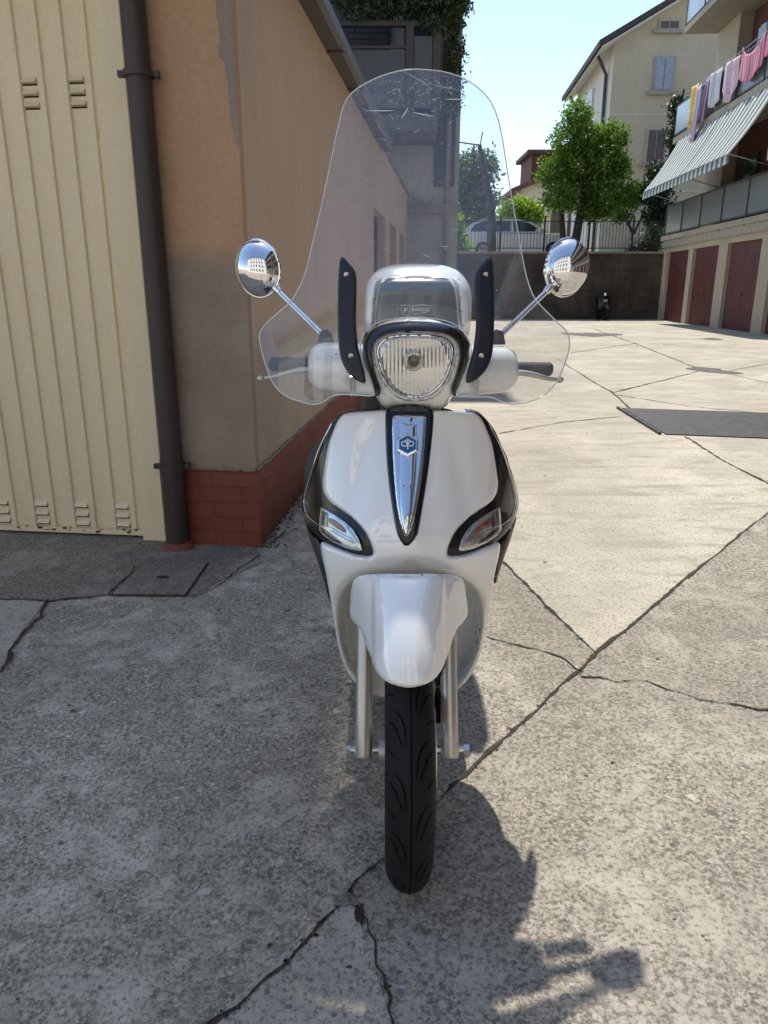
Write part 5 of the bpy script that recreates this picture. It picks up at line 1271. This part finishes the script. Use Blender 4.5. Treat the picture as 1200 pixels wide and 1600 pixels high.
# handlebar covers (white pods each side)
for s_ in (-1, 1):
    if s_ < 0: A_, B_, r0, r1 = (489, 572), (598, 578), 37, 40
    else: A_, B_, r0, r1 = (800, 577), (697, 580), 35, 40
    a = at(*A_, 1.665); b = at(*B_, 1.64); k = 1.66 / ray(600, 575).y
    mb = MB(); n_ = 12; pts = []; rs = []
    for i in range(n_ + 1):
        t = i / n_; pts.append(a.lerp(b, t)); 
        rr_ = lerp(r0, r1, t) * k
        if i == 0: rr_ *= .80
        elif i == 1: rr_ *= .95
        rs.append(rr_)
    pts[0] = a - (b - a).normalized() * .001
    mb.tube(pts, rs, 36); pod = mb.build('handlebar_cover', M['white'], SC, True, 60)
    if s_ < 0:
        mb = MB(); mb.lathe([(0, -.004), (.008, -.004), (.010, 0), (.010, .01)], at(527, 558, 1.617), (0, 1, .15), 20); mb.build('cover_plug', M['blackmat'], pod, True)
    # grip, bar end
    ga, gb = ((488, 569), (426, 569)) if s_ < 0 else ((800, 576), (858, 577))
    p0, p1 = at(*ga, 1.69), at(*gb, 1.70)
    mb = MB(); nn_ = 26; mb.tube([p0.lerp(p1, i / nn_) for i in range(nn_ + 1)], [.0155 + (.0008 if i % 2 else 0) for i in range(nn_ + 1)], 20); mb.build('grip', M['grip'], SC, True, 80)
    mb = MB(); d = (p1 - p0).normalized(); mb.tube([p1, p1 + d * .006], [.0165, .012], 16); mb.build('bar_end', M['blackmat'], SC, True)
    # lever: flattened blade with ball end
    L_ = [(492, 578), (470, 578), (452, 582), (430, 588), (414, 591)] if s_ < 0 else [(797, 582), (820, 583), (840, 587), (858, 592), (868, 593)]
    pts = [at(x, y, 1.635 + .004 * i) for i, (x, y) in enumerate(L_)]
    mb = MB(); mb.tube(pts, [.006, .0065, .0060, .0048, .0045], 12, sx=1.3); e = at(407, 591.5, 1.652) if s_ < 0 else at(875, 593.5, 1.652)
    mb.tube([e + Vector((x * .0078, 0, 0)) for x in (-1, -.7, 0, .7, 1)], [.002, .0055, .0075, .0055, .002], 12); mb.build('brake_lever', M['satin'], SC, True)
    # mirror: stalk, boot, chrome shell, glass
    m0, m1, mc = ((509, 529), (431, 452), (404, 420)) if s_ < 0 else ((777, 529), (857, 452), (884, 418))
    q0, q1, qc = at(*m0, 1.68), at(*m1, 1.76), at(*mc, 1.78)
    mr = MB(); mr.tube([q0, q0.lerp(q1, .08), q0.lerp(q1, .5), q1], [.0075, .0065, .0060, .0062], 16); mr = mr.build('mirror_stalk', M['chrome'], SC, True)
    mb = MB(); mb.tube([q0 + Vector((0, 0, -.012)), q0 + Vector((0, 0, .004)), q0 + Vector((s_ * .004, .0, .018))], [.019, .016, .009], 16); mb.build('stalk_boot', M['blackmat'], mr, True)
    ax = Vector((s_ * .42, -1, .10)).normalized()
    wv = ax.cross(Vector((0, 0, 1))).normalized(); uv_ = wv.cross(ax).normalized()
    if uv_.z < 0: uv_ = -uv_
    if wv.x < 0: wv = -wv
    ro = s_ * .42; wv, uv_ = wv * math.cos(ro) - uv_ * math.sin(ro), uv_ * math.cos(ro) + wv * math.sin(ro)
    vs = []; n, k2 = 48, 16; rx_, ry_, dp_ = .054, .0635, .046
    for j in range(k2 + 1):
        t = j / k2 * math.pi / 2
        for i in range(n):
            a_ = 2 * math.pi * i / n
            vs.append(qc + wv * (rx_ * math.cos(t) * math.cos(a_)) + uv_ * (ry_ * math.cos(t) * math.sin(a_)) + ax * dp_ * math.sin(t) ** 1.0)
    fs = [(j * n + i, j * n + (i + 1) % n, (j + 1) * n + (i + 1) % n, (j + 1) * n + i) for j in range(k2) for i in range(n)]
    m_ = mesh('mirror', vs, fs, M['chrome'], SC, True, 0)
    bm_ = bmesh.new(); bm_.from_mesh(m_.data); bmesh.ops.remove_doubles(bm_, verts=bm_.verts, dist=1e-5); bmesh.ops.recalc_face_normals(bm_, faces=bm_.faces); bm_.to_mesh(m_.data); bm_.free()
    ring = [qc + wv * rx_ * 1.01 * math.cos(a_) + uv_ * ry_ * 1.01 * math.sin(a_) for a_ in np.linspace(0, 6.2832, 49)[:-1]]
    mb = MB(); mb.tube(ring, .0035, 8, closed=True); mb.build('mirror_rim', M['chrome'], m_, True)
    mb = MB(); gq = [p - ax * .002 for p in ring]; mb.add(gq, [tuple(range(len(gq)))]); mb.build('mirror_glass', M['chrome'], m_)
    # neck where stalk meets shell
    mb = MB(); mb.tube([q1 - (q1 - q0).normalized() * .012, q1 + (qc - q1) * .15, q1 + (qc - q1) * .5], [.0075, .011, .008], 14); mb.build('mirror_neck', M['chrome'], m_, True)

# windscreen
WX = 647.0
def D_ws(px, py):
    return 1.525 + .32 * max(-.05, (625 - py) / 515.0) + .075 * (abs(px - WX) / 240.0) ** 2.0 - .02 * math.sin(min(1, max(0, (625 - py) / 515.0)) * math.pi)
wl = [(647, 108), (627, 110), (600, 117), (577, 127), (553, 141), (538, 160), (529, 195), (515, 263), (503, 320), (493, 362), (485, 395), (478, 425), (469, 448), (455, 472), (432, 491), (415, 506), (407, 517), (405, 528), (409, 549), (416, 573), (423, 592), (433, 608), (448, 620), (464, 626), (486, 632), (499, 631), (508, 626), (518, 618.5), (532, 616), (560, 617), (580, 619), (586, 616), (578, 598), (568, 572), (562, 545), (566, 525), (580, 508), (604, 499), (647, 495)]
wr = [(690, 499), (712, 507), (728, 522), (738, 545), (732, 572), (722, 598), (712, 616), (716, 620), (745, 620), (768, 620), (781, 626), (792, 631), (806, 632), (830, 628), (852, 617), (868, 600), (876, 585), (883, 568), (890, 544), (890, 528), (884, 515), (870, 503), (846, 479), (834, 465), (825, 442), (817, 408), (809, 360), (803, 330), (793, 268), (783, 202), (771, 164), (755, 143), (728, 123), (695, 112), (668, 109)]
wsout = wl + wr
ws = panel('windscreen', wsout, D_ws, M['screen'], SC, rr=2, rd=.0, thick=.0035, step=7, sm=1)
ed = resample(chaikin(wsout, 1), 5); mb = MB()
mb.tube([at(x, y, D_ws(x, y) + .0018) for x, y in ed], .00135, 6, closed=True); mb.build('screen_edge', M['edge'], ws, True, 0)
# scratches and dust on the upper part
mb = MB(); r_ = random.Random(21)
def streak(x, y, dx, dy, w):
    n = 5; L = math.hypot(dx, dy) or 1; nx, ny = -dy / L * w, dx / L * w; vs = []
    for i in range(n + 1):
        t = i / n; k = math.sin(math.pi * (.08 + .84 * t)); bx = x + dx * t + ny * 0 + 1.2 * math.sin(t * 3 + x); by = y + dy * t
        vs += [at(bx + nx * k, by + ny * k, D_ws(bx, by) - .0004), at(bx - nx * k, by - ny * k, D_ws(bx, by) - .0004)]
    mb.add(vs, [(2 * i, 2 * i + 1, 2 * i + 3, 2 * i + 2) for i in range(n)])
for i in range(120):
    x = r_.gauss(655, 45); y = 118 + abs(r_.gauss(0, 34))
    if x < 560 or x > 735: continue
    an = r_.choice([.3, 1.2, 2.2, 2.7]) + r_.gauss(0, .35); L = r_.uniform(2, 10); streak(x, y, math.cos(an) * L, math.sin(an) * L, r_.uniform(.12, .35))
for (x, y, dx, dy, w) in ((636, 168, -7, 17, .9), (630, 112, 40, 20, .35), (672, 132, 45, 9, .35), (575, 173, 42, 0, .8), (644, 175, 34, 7, .8), (694, 155, 36, 0, .7), (690, 385, 10, 0, .5), (655, 395, 20, 8, .35)): streak(x, y, dx, dy, w)
for i in range(150):
    x = r_.uniform(500, 800); y = r_.uniform(130, 600)
    if 560 < x < 740 and y > 495: continue
    if x < 650 - (y - 60) * .5 - 40 and y < 470 or (y < 470 and (x > 780 or x < 545)): continue
    s_ = r_.uniform(.25, .75); streak(x, y, s_, s_ * .6, s_ * .8)
mb.build('scratches', M['etch'], ws)
# etched marking low on the screen
def text3d(body, size, conv, mat, parent, name, shear=0.0):
    cu = bpy.data.curves.new(name, 'FONT'); cu.body = body; cu.size = size; cu.shear = shear; cu.resolution_u = 3
    to = bpy.data.objects.new(name + '_tmp', cu); link(to); dg = bpy.context.evaluated_depsgraph_get(); me = bpy.data.meshes.new_from_object(to.evaluated_get(dg))
    vs = [conv(v.co.x, v.co.y) for v in me.vertices]; fs = [tuple(p.vertices) for p in me.polygons]
    bpy.data.objects.remove(to); bpy.data.curves.remove(cu); bpy.data.meshes.remove(me)
    return mesh(name, vs, fs, mat, parent)
mk = lambda ox, oy: (lambda x, y: at(ox + x, oy - y, D_ws(ox + x, oy - y) - .0006))
text3d('PIAGGIO', 7.2, mk(642, 486), M['etch'], ws, 'etched_word', .25)
text3d('P', 11, mk(630, 489), M['etch'], ws, 'etched_letter', .1)
mb = MB(); bx = lambda pts, c=True: mb.tube([at(x, y, D_ws(x, y) - .0004) for x, y in pts], .0005, 4, closed=c)
bx([(627, 477), (640, 477), (640, 492), (627, 492)]); bx([(644, 478), (660, 476), (674, 478), (669, 487), (656, 490), (644, 491)], True)
mb.build('etched_frame', M['etch'], ws)
# black mounting arms with screws
for s_ in (-1, 1):
    f = (lambda x: x) if s_ < 0 else (lambda x: 2 * 650 - x)
    ol = [(531, 403), (537, 401), (544, 410), (553, 420), (557, 432), (556.5, 470), (555.5, 505), (558, 535), (563, 560), (570, 583), (572, 598), (566, 599), (551, 590), (540, 578), (532, 560), (529, 540), (527.5, 500), (528, 440)]
    dw = lambda x, y: D_ws(x, y)
    br_ = panel('mounting_arm', [(f(x), y) for x, y in ol], dw, M['blackmat'], SC, off=-.009, rr=4, rd=.004, thick=.008, step=3.5, sm=1)
    for (x, y) in ((541, 429), (548, 556)):
        mb = MB(); c_ = at(f(x), y, D_ws(f(x), y) - .0105)
        mb.lathe([(0, .0015), (.0022, .0012), (.0024, 0), (.0048, .0005), (.0058, .003)], c_, (0, 1, 0), 18); mb.build('screw', M['steel'], br_, True)
    # spare strut down to the cowl
    mb = MB(); x = 552 if s_ < 0 else 744
    for dx in (-3, 3): mb.tube([at(x + dx, 588, 1.575), at(x + dx * .9, 618, 1.60)], .0028, 8)
    mb.build('strut', M['steel'], SC, True)
